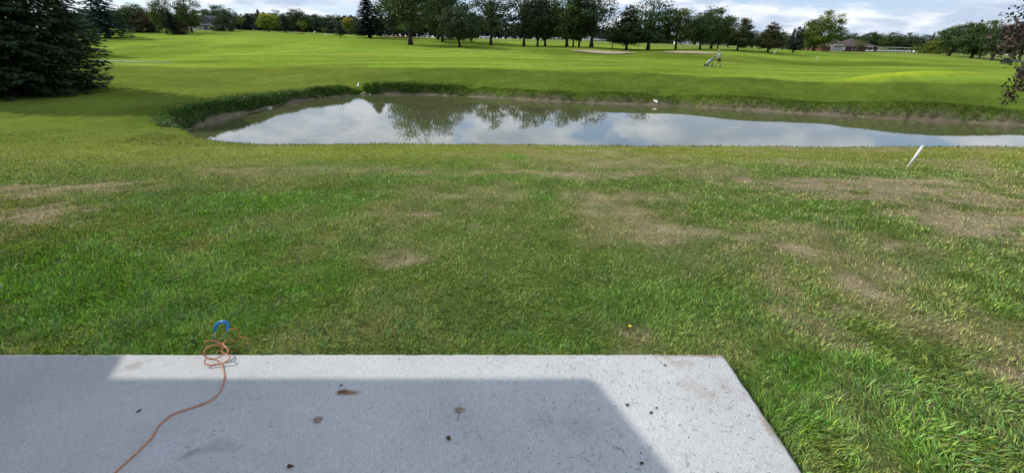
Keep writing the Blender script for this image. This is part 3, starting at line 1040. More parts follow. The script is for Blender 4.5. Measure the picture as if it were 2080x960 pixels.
def conif(seed, levels, br, sub, Rr, cb, droop=0.35, trunk=0.018, power=0.85, cw=0.03, col0=(0.030, 0.048, 0.030), tip=(1.5, 1.6, 1.6), ragged=0.25, asp=0.45, dz=-0.35):
    rg = np.random.default_rng(seed)
    Vs, Cs = [], []
    b = MB()
    b.tube([(0, 0, -0.02), (0, 0, 0.3), (0, 0, 0.7), (0, 0, 0.985)], [trunk * 1.2, trunk * 0.8, trunk * 0.4, 0.002], 7)
    for L in range(levels):
        t = (L + 0.5) / levels
        z0 = cb + (1 - cb) * t ** 0.95
        R0 = Rr * ((1 - t) ** power * (0.82 + 0.18 * min(1, t * 6)) + 0.012)
        nb_ = max(4, int(br * (0.45 + 0.55 * (1 - t))))
        a0 = rg.uniform(0, 6.28)
        for k in range(nb_):
            a = a0 + 6.283 * k / nb_ + rg.normal(0, 0.18)
            R1 = R0 * rg.uniform(1 - ragged, 1 + ragged * 0.6)
            ns = max(3, int(sub * (0.35 + 0.65 * R1 / Rr)))
            s = (np.arange(ns) + rg.random(ns)) / ns
            s = s ** 0.8
            out_ = np.array([math.cos(a), math.sin(a)])
            side = np.array([-out_[1], out_[0]])
            spread = R1 * 0.17 * (1.1 - s) * rg.normal(0, 1, ns)
            zz = z0 + R1 * (0.10 * s - droop * s ** 1.6 + 0.22 * droop * s ** 4) + rg.normal(0, 0.004, ns)
            pos = np.stack([out_[0] * R1 * s + side[0] * spread, out_[1] * R1 * s + side[1] * spread, zz], 1)
            nr = np.stack([rg.normal(0, 0.45, ns), rg.normal(0, 0.45, ns), np.ones(ns)], 1); nr /= np.linalg.norm(nr, axis=1)[:, None]
            # each card lies along its branch
            d = np.stack([out_[0] + side[0] * np.sign(spread) * 0.7, out_[1] + side[1] * np.sign(spread) * 0.7, dz * np.ones(ns) - rg.random(ns) * 0.4], 1)
            d /= np.linalg.norm(d, axis=1)[:, None]
            wv = np.cross(nr, d); wv /= np.linalg.norm(wv, axis=1)[:, None] + 1e-9
            ln = (cw * rg.uniform(0.7, 1.4, ns))[:, None]; wdt = ln * asp * rg.uniform(0.75, 1.3, ns)[:, None]
            V = np.stack([pos - d * ln * 0.5, pos + wv * wdt * 0.5, pos + d * ln * 0.6, pos - wv * wdt * 0.5], 1)
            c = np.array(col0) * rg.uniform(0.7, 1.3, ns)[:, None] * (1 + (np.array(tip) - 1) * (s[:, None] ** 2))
            Vs.append(V); Cs.append(np.repeat(c[:, None, :], 4, 1))
    crown = quads_from('crown', Vs, Cs, M['needle'])
    o = b.build('trunk', M['bark']); tm = o.data; bpy.data.objects.remove(o)
    return crown, tm


YT = (2.6, 1.7, 0.5)
KIND = {
    'poplar': [decid(101, r_tall, 0.13, 0.30, 165, 56, 0.026, 0.078, 26, 0.020, thin=0.3), decid(102, r_tall, 0.11, 0.33, 175, 56, 0.026, 0.078, 28, 0.021, thin=0.3),
               decid(103, r_tall, 0.14, 0.28, 145, 56, 0.026, 0.074, 24, 0.019, thin=0.35),
               decid(104, r_fan, 0.16, 0.31, 140, 56, 0.024, 0.07, 40, 0.021, thin=0.45), decid(105, r_tall, 0.22, 0.26, 110, 56, 0.024, 0.062, 40, 0.018, 0.04, thin=0.3)],
    'maple': [decid(111, r_round, 0.15, 0.42, 200, 56, 0.034, 0.10, 14, 0.026), decid(112, r_round, 0.12, 0.45, 200, 56, 0.034, 0.10, 14, 0.026)],
    'yellowtop': [decid(121, r_round, 0.16, 0.40, 180, 50, 0.034, 0.09, 14, 0.024, 0.0, (2.6, 1.9, 0.4))],
    'pyramid': [decid(131, r_pyr, 0.12, 0.34, 220, 56, 0.034, 0.07, 10, 0.024, 0.02, (1.5, 1.0, 0.8)), decid(132, r_pyr, 0.10, 0.36, 220, 56, 0.034, 0.07, 10, 0.024, 0.05, (1.5, 1.0, 0.8))],
    'wind': [decid(141, r_tall, 0.10, 0.36, 210, 56, 0.032, 0.085, 12, 0.026, 0.22, (1.9, 1.5, 0.5)), decid(142, r_round, 0.20, 0.40, 210, 56, 0.032, 0.085, 12, 0.03, 0.25, (1.3, 1.2, 0.8))],
    'bush': [decid(151, r_low, 0.02, 0.55, 120, 50, 0.05, 0.13, 6, 0.03), decid(152, r_low, 0.03, 0.48, 120, 50, 0.05, 0.13, 6, 0.03), decid(153, r_round, 0.04, 0.5, 120, 50, 0.05, 0.13, 6, 0.03)],
    'open': [decid(161, r_fan, 0.22, 0.40, 70, 40, 0.032, 0.08, 16, 0.02)],
    'spruce': [conif(171, 30, 13, 13, 0.24, 0.06, 0.32, 0.02, 0.85, 0.05), conif(172, 28, 13, 13, 0.27, 0.04, 0.30, 0.02, 0.8, 0.05)],
    'pine': [conif(181, 20, 11, 13, 0.30, 0.10, 0.12, 0.02, 0.6, 0.065, (0.042, 0.052, 0.036)), ],
}
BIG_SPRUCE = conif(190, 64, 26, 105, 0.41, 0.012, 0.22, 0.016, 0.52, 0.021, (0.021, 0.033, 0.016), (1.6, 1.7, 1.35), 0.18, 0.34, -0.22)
NAMES = {'poplar': 'cottonwood_tree', 'maple': 'maple_tree', 'yellowtop': 'maple_tree', 'pyramid': 'oak_tree', 'wind': 'willow_tree', 'bush': 'bushy_tree', 'open': 'young_tree', 'spruce': 'spruce_tree', 'pine': 'pine_tree'}


def tree(kind, px, Y, top, wpx, label, tint=(1, 1, 1), group=None, var=0, lean=0.0, rz=None, minH=None):
    p = ground_at(px, Y)
    zt = at(px, top, Y).z
    H = max(zt - p.z, 0.6)
    depth = Y * CP + (CZ - p.z - H * 0.5) * SP
    cr, tr = KIND[kind][var % len(KIND[kind])]
    wid = wpx / F * depth
    base_w = 2 * {'poplar': 0.30, 'maple': 0.42, 'yellowtop': 0.40, 'pyramid': 0.34, 'wind': 0.38, 'bush': 0.52, 'open': 0.42, 'spruce': 0.24, 'pine': 0.30}[kind]
    sx = wid / base_w
    e = empty(NAMES[kind], p, 0.0, label, 'tree', group)
    e.rotation_euler = (0, lean, rng.uniform(0, 6.28) if (rz is None and kind != 'wind') else (rz or 0))
    e.scale = (sx, sx, H)
    c = link('crown', cr, e); c.color = tuple(tint) + (1,)
    link('trunk', tr, e)
    return e


# the big dark spruce at the left edge
p = ground_at(18, 23.0)
e = empty('spruce_tree', p, 0.3, 'huge dark spruce with drooping branches filling the left edge of the lawn', 'tree')
e.scale = (11.3, 11.3, 12.0)
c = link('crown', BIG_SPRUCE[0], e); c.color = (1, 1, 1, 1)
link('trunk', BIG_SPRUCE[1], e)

D = (0.62, 0.72, 0.80)       # dark blue-green
LG = (1.25, 1.35, 0.9)       # light green
YL = (3.2, 2.2, 0.5)         # autumn yellow
OL = (1.6, 1.35, 0.7)        # olive
PU = (0.75, 0.42, 0.55)      # purple leaved
BR = (1.05, 0.75, 0.62)      # brownish
BL = (1.0, 1.25, 1.45)       # blue spruce
T_ = tree
G1 = 'trees in the row across the middle of the course'
T_('spruce', 752, 100, -10, 92, 'tall dark spruce with a short bare trunk, leftmost of the middle row', (0.9, 0.8, 0.85), G1, 0)
T_('poplar', 834, 84, -67, 128, 'big leafy cottonwood whose pale trunk stands alone in front of the middle row', (1, 1.1, 0.9), G1, 3, rz=0.5)
T_('poplar', 819, 125, -40, 90, 'leafy tree behind the lone cottonwood trunk, short thick trunk in shade', D, G1, 1)
T_('poplar', 890, 112, -50, 90, 'tall cottonwood with thick dark trunk beside a thinner one', D, G1, 2)
T_('poplar', 899, 96, -62, 84, 'tall cottonwood with slim trunk just right of the thick dark trunk', D, G1, 1)
T_('maple', 934, 76, 8, 84, 'low branched dark tree whose skirt of twigs nearly reaches the grass', D, G1, 0)
T_('poplar', 958, 98, 34, 36, 'slender tree half hidden behind the low branched dark tree', D, G1, 0)
T_('poplar', 997, 86, -40, 104, 'spreading cottonwood on the lip of the shaded hollow', (0.9, 1.05, 0.9), G1, 4)
T_('poplar', 1064, 86, -38, 92, 'tall see-through cottonwood at the top of the grassy rise', (0.75, 0.85, 0.9), G1, 4)
T_('poplar', 1092, 86, -30, 64, 'dark slim tree, left of two close trunks at the right of the rise', D, G1, 0)
T_('poplar', 1107, 87, -25, 64, 'dark slim tree, right of two close trunks at the right of the rise', D, G1, 1)
T_('poplar', 1151, 86, -30, 90, 'lighter green cottonwood between the paired trunks and the yellow board', (1.1, 1.25, 0.95), G1, 0)
T_('poplar', 1164, 88, -10, 50, 'thin curved sapling trunk left of the yellow board', D, G1, 2)
T_('poplar', 1176, 88, -20, 56, 'thin trunk standing right against the yellow board', (0.8, 0.95, 0.9), G1, 1)
T_('poplar', 1201, 86, -27, 108, 'large open cottonwood with straight black trunk left of the sand bunker gap', (0.72, 0.85, 0.85), G1, 3, rz=2.0)
T_('open', 1243, 85, 43, 46, 'small olive tree with two thin stems before the pyramid tree', OL, G1, 0)
T_('pyramid', 1272, 85, 6, 74, 'dark pyramid shaped tree behind the end of the long bunker', (0.72, 0.62, 0.62), G1, 0)
T_('poplar', 1316, 86, -16, 112, 'broad cottonwood with thick leaning trunk right of the pyramid tree', (0.85, 1.1, 0.95), G1, 2, lean=0.06)
T_('yellowtop', 1372, 86, 16, 74, 'round tree with yellow-green top beside the yellow square board', (1.1, 1.15, 0.8), G1, 0)
T_('maple', 1421, 86, 22, 70, 'dark round tree left of the golfer, left of a touching pair', (0.8, 0.95, 0.8), G1, 0)
T_('maple', 1444, 92, 17, 84, 'dark round tree above the golfer, right of a touching pair', (0.95, 1.05, 0.8), G1, 1)
T_('maple', 1457, 112, 40, 50, 'dark tree behind the golfer, trunk further back than the pair', D, G1, 0)
T_('pyramid', 1497, 86, 33, 56, 'reddish green pyramid tree just right of the golfer', (0.85, 0.72, 0.66), G1, 1, lean=0.06)
T_('pyramid', 1559, 88, 42, 58, 'brownish pyramid tree behind the leaning white marker', (0.9, 0.66, 0.6), G1, 0, lean=0.08)
T_('pine', 1610, 92, 54, 48, 'small dark pine left of the big wind-bent willow', (0.85, 0.7, 0.75), G1, 0, lean=0.08)
T_('wind', 1652, 112, 22, 74, 'wind-bent bright green willow left of the brown roofed clubhouse', (1.5, 1.6, 0.7), None, 0)
T_('poplar', 1641, 125, 46, 34, 'dark tree peeking out left of the wind-bent willow', D, None, 1, lean=0.1)
T_('open', 1742, 165, 80, 26, 'olive bush standing in front of the clubhouse roofs', (1.5, 1.2, 0.7), None, 0)
T_('open', 1857, 140, 92, 16, 'little light green sapling near the end of the cart row', (2.0, 2.1, 0.8), None, 0)
T_('bush', 1905, 150, 74, 62, 'olive yellow bushy tree left of the leaning right-hand trees', (1.9, 1.6, 0.6), None, 1)
T_('wind', 1926, 126, 42, 76, 'leaning dark tree with grey green crown, leftmost of three on the right', (0.9, 1.15, 0.95), 'leaning trees on the right', 1, lean=0.12)
T_('wind', 1972, 118, 40, 78, 'leaning dark tree, middle of three on the right', (0.75, 1.0, 0.9), 'leaning trees on the right', 0, lean=0.10)
T_('wind', 2012, 112, 46, 70, 'leaning dark tree, rightmost of three, partly behind the purple leaves', (0.7, 0.9, 0.8), 'leaning trees on the right', 1, lean=0.10)

# left of the middle
G2 = 'trees along the left edge of the course'
T_('spruce', 158, 62, -60, 100, 'black green spruce just behind the huge one at the left', (0.75, 0.72, 0.78), G2, 1)
T_('spruce', 222, 95, -45, 92, 'blue spruce with layered silvery boughs behind the huge one', BL, G2, 1)
T_('bush', 262, 112, 14, 42, 'grey green tree between the blue spruce and the purple tree', (0.9, 1.1, 1.0), G2, 2)
T_('maple', 287, 116, 6, 54, 'round tree with an olive top behind the purple leaved shrubs', (1.0, 1.05, 0.8), G2, 0)
T_('bush', 300, 112, 25, 54, 'dark purple leaved tree left of the two tall light cottonwoods', PU, G2, 0)
T_('poplar', 340, 108, -18, 44, 'tall light green cottonwood, left of the two at the hill crest', LG, G2, 0)
T_('spruce', 354, 106, 22, 34, 'dark small spruce at the foot of the left light cottonwood', (0.8, 0.72, 0.75), G2, 0)
T_('bush', 371, 107, 40, 34, 'dark purple shrub between the two tall light cottonwoods', PU, G2, 1)
T_('poplar', 391, 112, -22, 54, 'tall light green cottonwood, right of the two at the hill crest', LG, G2, 2)
T_('maple', 448, 150, 11, 66, 'large round tree rising behind the beige house', (0.85, 1.05, 0.9), G2, 1)
T_('bush', 456, 122, 28, 44, 'dark bushy tree hiding the right end of the beige house', D, G2, 1)
T_('pine', 486, 140, 26, 34, 'dark pine right of the small gabled house', D, G2, 0)
T_('open', 492, 132, 28, 22, 'sparse yellow green tree in front of the dark pine', (1.6, 1.4, 0.7), G2, 0)
T_('pine', 508, 142, 27, 34, 'dark pine left of the grey gabled house', (0.7, 0.8, 0.85), G2, 0)
T_('spruce', 530, 150, 22, 26, 'narrow dark spruce above the grey gabled house', D, G2, 0)
T_('yellowtop', 546, 128, 27, 40, 'bright yellow autumn tree beside the grey gabled house', (2.4, 2.2, 0.7), G2, 0)
T_('poplar', 566, 138, 20, 30, 'light green tree just right of the bright yellow tree', LG, G2, 1)
T_('pine', 582, 122, 27, 34, 'dark dense pine right of the yellow tree', (0.7, 0.7, 0.75), G2, 0)
T_('maple', 607, 145, 18, 56, 'broad dark green tree above the red mulch bed', (0.8, 1.0, 0.85), G2, 0)
T_('open', 617, 118, 40, 22, 'small yellow green tree right of the red mulch bed', (2.0, 1.9, 0.7), G2, 0)
T_('maple', 648, 160, 29, 38, 'dark rounded tree behind the white post on the left', (0.7, 0.9, 0.85), G2, 1)
T_('open', 660, 112, 55, 15, 'tiny round tree over the white post on the left', (1.1, 1.3, 0.8), G2, 0)
T_('maple', 676, 165, 30, 64, 'wide dark tree behind the little grey green round tree', (0.75, 0.95, 0.9), G2, 0)
T_('pine', 692, 105, 42, 26, 'little grey green round conifer on a thin stem', (1.1, 1.15, 1.2), G2, 0)
T_('yellowtop', 711, 135, 36, 28, 'yellow tinged tree left of the tall dark spruce', (2.2, 1.8, 0.6), G2, 0)
T_('maple', 722, 170, 34, 40, 'dark tree filling the gap left of the tall dark spruce', (0.7, 0.9, 0.85), G2, 1)

# belt of trees behind the clubhouse and carts
G3 = 'trees in the belt behind the clubhouse'
BELT = [(1478, 150, 58, 30, 'pine', (0.7, 0.7, 0.72), 'dark conifer between the golfer and the parked cars'),
        (1527, 150, 62, 34, 'poplar', (0.75, 0.95, 1.0), 'blue green far tree right of the reddish pyramid tree'),
        (1543, 160, 64, 30, 'poplar', (0.75, 0.95, 1.0), 'blue green far tree left of the brownish pyramid tree'),
        (1588, 150, 66, 34, 'maple', (0.9, 1.1, 0.8), 'low green tree right of the brownish pyramid tree'),
        (1604, 140, 56, 16, 'spruce', (0.75, 0.85, 0.85), 'narrow dark spruce tip left of the small pine'),
        (1622, 150, 52, 22, 'spruce', (0.7, 0.75, 0.75), 'narrow dark spruce tip right of the small pine'),
        (1716, 240, 67, 56, 'maple', (0.8, 1.0, 0.8), 'round tree behind the gap between clubhouse roofs'),
        (1752, 245, 65, 34, 'wind', (0.85, 1.05, 0.8), 'wind-swept tree peeking over the right clubhouse roof'),
        (1780, 245, 68, 44, 'maple', (0.8, 1.0, 0.8), 'green tree over the right slope of the clubhouse roof'),
        (1806, 235, 66, 40, 'maple', (0.85, 1.05, 0.8), 'tallest green tree above the left of the cart row'),
        (1830, 240, 67, 38, 'wind', (0.8, 1.0, 0.8), 'wind-swept tree above the right of the cart row'),
        (1852, 235, 74, 40, 'maple', (0.6, 0.75, 0.75), 'dark tree behind the little light sapling'),
        (1873, 225, 72, 40, 'bush', (0.55, 0.68, 0.7), 'dark tree left of the pointed fir'),
        (1884, 235, 67, 22, 'spruce', (0.8, 0.9, 0.9), 'pointed dark fir over the white parked carts'),
        (1898, 230, 72, 34, 'maple', (0.55, 0.68, 0.7), 'dark tree right of the pointed fir'),
        (1690, 235, 70, 40, 'maple', (0.7, 0.9, 0.75), 'dark tree behind the left clubhouse roof'),
        (1955, 230, 84, 60, 'bush', (0.6, 0.75, 0.7), 'far dark tree seen between the leaning trunks'),
        (2020, 230, 80, 90, 'maple', (0.6, 0.75, 0.7), 'far dark tree behind the lone golf cart'),
        (2075, 240, 76, 80, 'maple', (0.6, 0.75, 0.7), 'far dark tree at the right edge behind the purple leaves')]
for k, (px, Y, tp, wp, kd, tn, lb) in enumerate(BELT):
    T_(kd, px, Y, tp, wp, lb, tn, G3, k)

# the far woods that close the view behind the middle row: one mass
rg = np.random.default_rng(55)
Vs, Cs = [], []
for px in np.arange(700, 1500, 11.0):
    Y = rg.uniform(245, 285)
    p = ground_at(px, Y)
    topy = np.interp(px, [470, 720, 800, 1000, 1150, 1250, 1330, 1500], [50, 44, 36, 40, 50, 62, 70, 72]) + rg.normal(0, 5)
    H = max(at(px, topy, Y).z - p.z, 3)
    wdt = rg.uniform(4, 7)
    nL = 240
    v3 = rg.normal(size=(nL, 3)); v3 /= np.linalg.norm(v3, axis=1)[:, None]
    pos = v3 * rg.random((nL, 1)) ** 0.35 * np.array([wdt, 3.0, H * 0.5]) + np.array([p.x, p.y, p.z + H * 0.5])
    pos[:, 2] += rg.normal(0, 0.5, nL)
    nr = v3 + rg.normal(0, 0.6, (nL, 3)); nr /= np.linalg.norm(nr, axis=1)[:, None]
    tint = np.array([0.040, 0.058, 0.028]) * rg.uniform(0.6, 1.3) * rg.uniform(0.6, 1.4, (nL, 1))
    V, C = cards(pos, nr, rg.uniform(1.2, 2.6, nL), rg.uniform(1.0, 2.0, nL), tint, rg)
    Vs.append(V); Cs.append(C)
o = link('far_woods', quads_from('far_woods', Vs, Cs, M['leaf'])); o.color = (1, 1, 1, 1)
tag(o, kind='stuff')

# darker planting that closes the view along the left edge
Vs, Cs = [], []
for px in np.arange(120, 735, 9.0):
    Y = rg.uniform(150, 175)
    p = ground_at(px, Y)
    topy = np.interp(px, [120, 300, 400, 480, 560, 640, 735], [22, 26, 34, 36, 34, 36, 40]) + rg.normal(0, 4)
    H = max(at(px, topy, Y).z - p.z, 3)
    wdt = rg.uniform(2.2, 4)
    nL = 260
    v3 = rg.normal(size=(nL, 3)); v3 /= np.linalg.norm(v3, axis=1)[:, None]
    pos = v3 * rg.random((nL, 1)) ** 0.35 * np.array([wdt, 2.5, H * 0.52]) + np.array([p.x, p.y, p.z + H * 0.46])
    pos[:, 2] += rg.normal(0, 0.3, nL)
    nr = v3 + rg.normal(0, 0.6, (nL, 3)); nr /= np.linalg.norm(nr, axis=1)[:, None]
    tint = np.array([0.036, 0.052, 0.028]) * rg.uniform(0.6, 1.3) * rg.uniform(0.6, 1.4, (nL, 1))
    V, C = cards(pos, nr, rg.uniform(0.7, 1.5, nL), rg.uniform(0.6, 1.1, nL), tint, rg)
    Vs.append(V); Cs.append(C)
o = link('hedgerow', quads_from('hedgerow', Vs, Cs, M['leaf'])); o.color = (1, 1, 1, 1)
tag(o, kind='stuff')

# ------------------------------------------------------------------ purple beech hanging in from the right
rg = np.random.default_rng(77)
bt = empty('beech_tree', ground_at(2440, 8.5), 0, 'purple leaved beech hanging its branches into the right edge', 'tree')
b0 = Vector(bt.location)
tb = MB()
topp = b0 + Vector((-0.5, 0.2, 4.6))
tb.tube(spline([b0 - Vector((0, 0, 0.1)), b0 + Vector((0.1, 0, 1.5)), b0 + Vector((-0.2, 0.1, 3.2)), topp], 4), list(np.linspace(0.16, 0.05, 13)), 9)
twigs = []
ends = [(2072, 22, 8.6), (2050, 40, 8.3), (2032, 62, 8.2), (2030, 78, 8.4), (2025, 98, 8.4), (2040, 104, 8.0), (2045, 90, 8.2), (2062, 70, 8.4), (2066, 110, 8.1), (2080, 95, 8.3), (2085, 55, 8.3), (2060, 45, 8.9),
        (2100, 30, 8.2), (2110, 80, 8.4), (2035, 85, 8.9), (2052, 112, 8.6), (2042, 48, 8.8), (2095, 118, 8.2), (2075, 130, 8.0), (2088, 10, 8.6)]
for (ex, ey, eY) in ends:
    q = at(ex, ey, eY)
    s = b0 + Vector((-0.2, 0.1, rg.uniform(2.4, 4.2)))
    mid = s.lerp(q, 0.55) + Vector((0, 0, 0.55 + rg.uniform(-0.1, 0.2)))
    path = spline([s, mid, q], 7)
    tb.tube(path, list(np.linspace(0.035, 0.005, len(path))), 5, cap=False)
    twigs.append((path[len(path) // 2:], 1.0))
# the low hanging spray
lowp = [at(2140, 90, 8.0), at(2092, 120, 7.8), at(2074, 142, 7.7), at(2063, 165, 7.65), at(2057, 188, 7.6), at(2048, 206, 7.6)]
path = spline(lowp, 6)
tb.tube(path, list(np.linspace(0.02, 0.003, len(path))), 5, cap=False)
twigs.append((path[6:], 0.42))
path = spline([at(2150, 100, 8.1), at(2095, 132, 7.9), at(2080, 152, 7.9), at(2078, 178, 7.9)], 6)
tb.tube(path, list(np.linspace(0.015, 0.003, len(path))), 5, cap=False)
twigs.append((path[6:], 0.45))
tb.build('trunk', M['bark'], bt, -b0)
Vs, Cs = [], []
for path, sc in twigs:
    P_ = np.array([tuple(p) for p in path])
    nL = int(235 * (0.62 if sc < 1 else 1))
    i_ = rg.integers(0, len(P_) - 1, nL); f_2 = rg.random(nL)[:, None]
    pos = P_[i_] * (1 - f_2) + P_[i_ + 1] * f_2 + rg.normal(size=(nL, 3)) * np.clip(1, 1, 1) * np.array([0.11, 0.16, 0.09]) * sc - np.array([0, 0, 0.05 * sc])
    nr = rg.normal(size=(nL, 3)) + np.array([-0.4, 0.2, 0.6]); nr /= np.linalg.norm(nr, axis=1)[:, None]
    cl_ = np.array([0.036, 0.021, 0.018]) * rg.uniform(0.5, 1.5, (nL, 1))
    pale = rg.random(nL) < 0.12
    cl_[pale] = np.array([0.16, 0.10, 0.085]) * rg.uniform(0.7, 1.2, (pale.sum(), 1))
    V, C = cards(pos, nr, rg.uniform(0.05, 0.085, nL), rg.uniform(0.03, 0.05, nL), cl_, rg)
    Vs.append(V - np.array(tuple(b0))); Cs.append(C)
o = link('crown', quads_from('crown', Vs, Cs, M['leaf']), bt); o.color = (1, 1, 1, 1)

# ------------------------------------------------------------------ sheets lying on the turf
def drape(name, outline, mat, lift=0.02, lip=0.0, step=None):
    """flat-lying sheet that follows the ground inside a px outline given as (px, Y) pairs"""
    pts = [ground_at(a, b_) for a, b_ in outline]
    pts = spline([(p.x, p.y, 0) for p in pts + pts[:1]], 6)[:-1]
    bm = bmesh.new()
    cx_ = sum(p.x for p in pts) / len(pts); cy_ = sum(p.y for p in pts) / len(pts)
    rings = []
    for s in (1.0, 0.8, 0.5, 0.2):
        rings.append([bm.verts.new((cx_ + (p.x - cx_) * s, cy_ + (p.y - cy_) * s, 0)) for p in pts])
    for A, B in zip(rings, rings[1:]):
        for k in range(len(pts)):
            bm.faces.new((A[k], A[(k + 1) % len(pts)], B[(k + 1) % len(pts)], B[k]))
    bm.faces.new(rings[-1])
    for vv in bm.verts:
        vv.co.z = ghs(vv.co.x, vv.co.y) + lift
    bmesh.ops.recalc_face_normals(bm, faces=bm.faces)
    me = bpy.data.meshes.new(name); bm.to_mesh(me); bm.free(); me.materials.append(mat)
    return tag(link(name, me), kind='structure')


def sheet_px(name, outline, mat, lift=0.03):
    """sheet whose corners are found where pixels meet the sloping ground"""
    pts = []
    for px, py in outline:
        best = None
        for Y in np.linspace(30, 240, 900):
            pass
        pts.append((px, py))
    return pts


def Y_of(px, py, y0=25.0, y1=240.0):
    """forward distance at which the pixel's ray first meets the ground"""
    Ys = np.linspace(y0, y1, 1500)
    a, b_, c = ray(px, py)
    X = a / b_ * Ys
    Z = CZ + c / b_ * Ys
    hit = np.nonzero(gh(X, Ys) >= Z)[0]
    return float(Ys[hit[0]]) if len(hit) else y1


drape('sand_bunker', [(1158, 71.5), (1190, 75), (1250, 74), (1296, 72), (1270, 69.5), (1220, 68.5), (1185, 70)], M['sand'], 0.10)
drape('sand_bunker', [(1345, 74), (1390, 76), (1440, 75), (1462, 73.5), (1420, 71.5), (1370, 71.5)], M['sand'], 0.08)
ya = Y_of(205, 124); yb = Y_of(352, 128.5)
drape('cart_path', [(195, ya + 0.8), (280, (ya + yb) / 2 + 0.9), (354, yb), (280, (ya + yb) / 2 - 0.6), (195, ya - 0.9)], M['path'], 0.05)
drape('cart_path', [(1752, 150), (1770, 168), (1730, 182), (1680, 184), (1735, 172), (1745, 158)], M['path'], 0.06)
drape('cart_path', [(1960, 128), (2030, 117), (2120, 112), (2120, 109), (2030, 114), (1960, 125)], M['path'], 0.06)
drape('mulch_bed', [(592, 116), (605, 118), (620, 116), (605, 114)], M['mulch'], 0.35)
drape('mulch_bed', [(758, 112), (800, 118), (865, 112), (860, 108), (800, 108)], M['mulch'], 0.25)

# ------------------------------------------------------------------ dog tie-out: blue handled stake and orange cord
zl = -0.07
pc0 = Vector((ghs(0, 0), 0, 0))
st = empty('ground_stake', at(438, 703, 1.97), 0, 'steel ground stake with a blue coated loop handle in the grass by the patio', 'stake')
so_ = Vector(st.location)
Yh = 2.00
hp = spline([at(437, 672, Yh), at(438, 664, Yh), at(443, 656, Yh), at(451, 653, Yh), at(458, 654, Yh), at(463, 660, Yh), at(461, 672, Yh - 0.02)], 6)
MB().tube(hp, 0.0085, 10).build('handle', M['blue'], st, -so_)
MB().tube([at(437, 671, Yh), at(437, 684, Yh), at(439, 704, Yh - 0.01)], 0.0040, 8).build('shaft', M['steel'], st, -so_)
MB().tube(spline([at(461, 671, Yh - 0.02), at(451, 684, Yh - 0.02), at(441, 694, Yh - 0.03), at(438, 703, Yh - 0.02)], 5), 0.0032, 8).build('shaft', M['steel'], st, -so_)

cp = []
# out on the lawn: a loose end, then the coil, then the run across the slab
for (px, py, h) in [(500, 699, 0.015), (504, 690, 0.03), (500, 685, 0.045), (493, 684, 0.05), (484, 690, 0.03), (476, 693, 0.02), (464, 690, 0.02), (456, 694, 0.02), (453, 701, 0.02),
                    (462, 708, 0.03), (463, 715, 0.035), (452, 720, 0.035), (436, 729, 0.02), (420, 726, 0.03), (414, 716, 0.055), (420, 706, 0.07), (433, 701, 0.075), (447, 702, 0.06), (452, 707, 0.05), (449, 713, 0.045),
                    (459, 718, 0.04), (467, 723, 0.035), (463, 731, 0.025), (450, 738, 0.012), (430, 741, 0.012), (417, 738, 0.02), (416, 731, 0.028), (424, 727, 0.03), (440, 731, 0.02), (450, 738, 0.010)]:
    cp.append(G(px, py, h))
for (px, py) in [(454, 752), (456, 764), (454, 780), (446, 796), (430, 811), (405, 822), (375, 832), (350, 841), (335, 852), (322, 865), (315, 877), (308, 889), (290, 907), (268, 928), (245, 948), (228, 965), (200, 992)]:
    cp.append(G(px, py, 0.0045))
co = empty('cord', cp[-14] * 0 + Vector((cp[30].x, cp[30].y, 0.0)), 0, 'thin orange cord coiled at the patio edge and trailing across the concrete', 'cord')
MB().tube(spline(cp, 7), 0.0034, 8).build('strand', M['cord'], co, -Vector(co.location))
lp = [G(463, 671, 0.10), G(470, 667, 0.10), G(480, 667, 0.09), G(486, 674, 0.06), G(484, 685, 0.03)]
MB().tube(spline(lp, 6), 0.0030, 6).build('loop', M['cord'], co, -Vector(co.location))
lp = [G(416, 697, 0.05), G(419, 692, 0.06), G(430, 691, 0.055), G(441, 694, 0.04), G(453, 699, 0.03), G(462, 708, 0.03)]
MB().tube(spline(lp, 6), 0.0040, 6).build('loop', M['cord'], co, -Vector(co.location))

# ------------------------------------------------------------------ leaves and crumbs on the slab
def crumb(px, py, r, mat, label, name='dead_leaf', kx=1.4, cat='leaf', up=0.5, grp='dead leaves on the patio'):
    c = G(px, py, 0.0)
    rg = np.random.default_rng(int(px * 7 + py))
    bm = bmesh.new()
    a0 = rg.uniform(0, 6.28)
    nseg = 9
    cv = bm.verts.new((0, 0, r * up * 0.35))
    rv = []
    for k in range(nseg):
        a = 6.283 * k / nseg
        rr = r * rg.uniform(0.6, 1.15)
        x_, y_ = kx * rr * math.cos(a), rr * math.sin(a)
        rv.append(bm.verts.new((x_ * math.cos(a0) - y_ * math.sin(a0), x_ * math.sin(a0) + y_ * math.cos(a0), 0.0015 + r * up * rg.uniform(0, 0.9))))
    for k in range(nseg): bm.faces.new((cv, rv[k], rv[(k + 1) % nseg]))
    r_ = bmesh.ops.extrude_face_region(bm, geom=bm.faces[:])
    for vv in [q for q in r_['geom'] if isinstance(q, bmesh.types.BMVert)]: vv.co.z += 0.0012
    bmesh.ops.recalc_face_normals(bm, faces=bm.faces)
    me = bpy.data.meshes.new(name); bm.to_mesh(me); bm.free(); me.materials.append(mat)
    return tag(link(name, me, None, c), label, cat, grp)


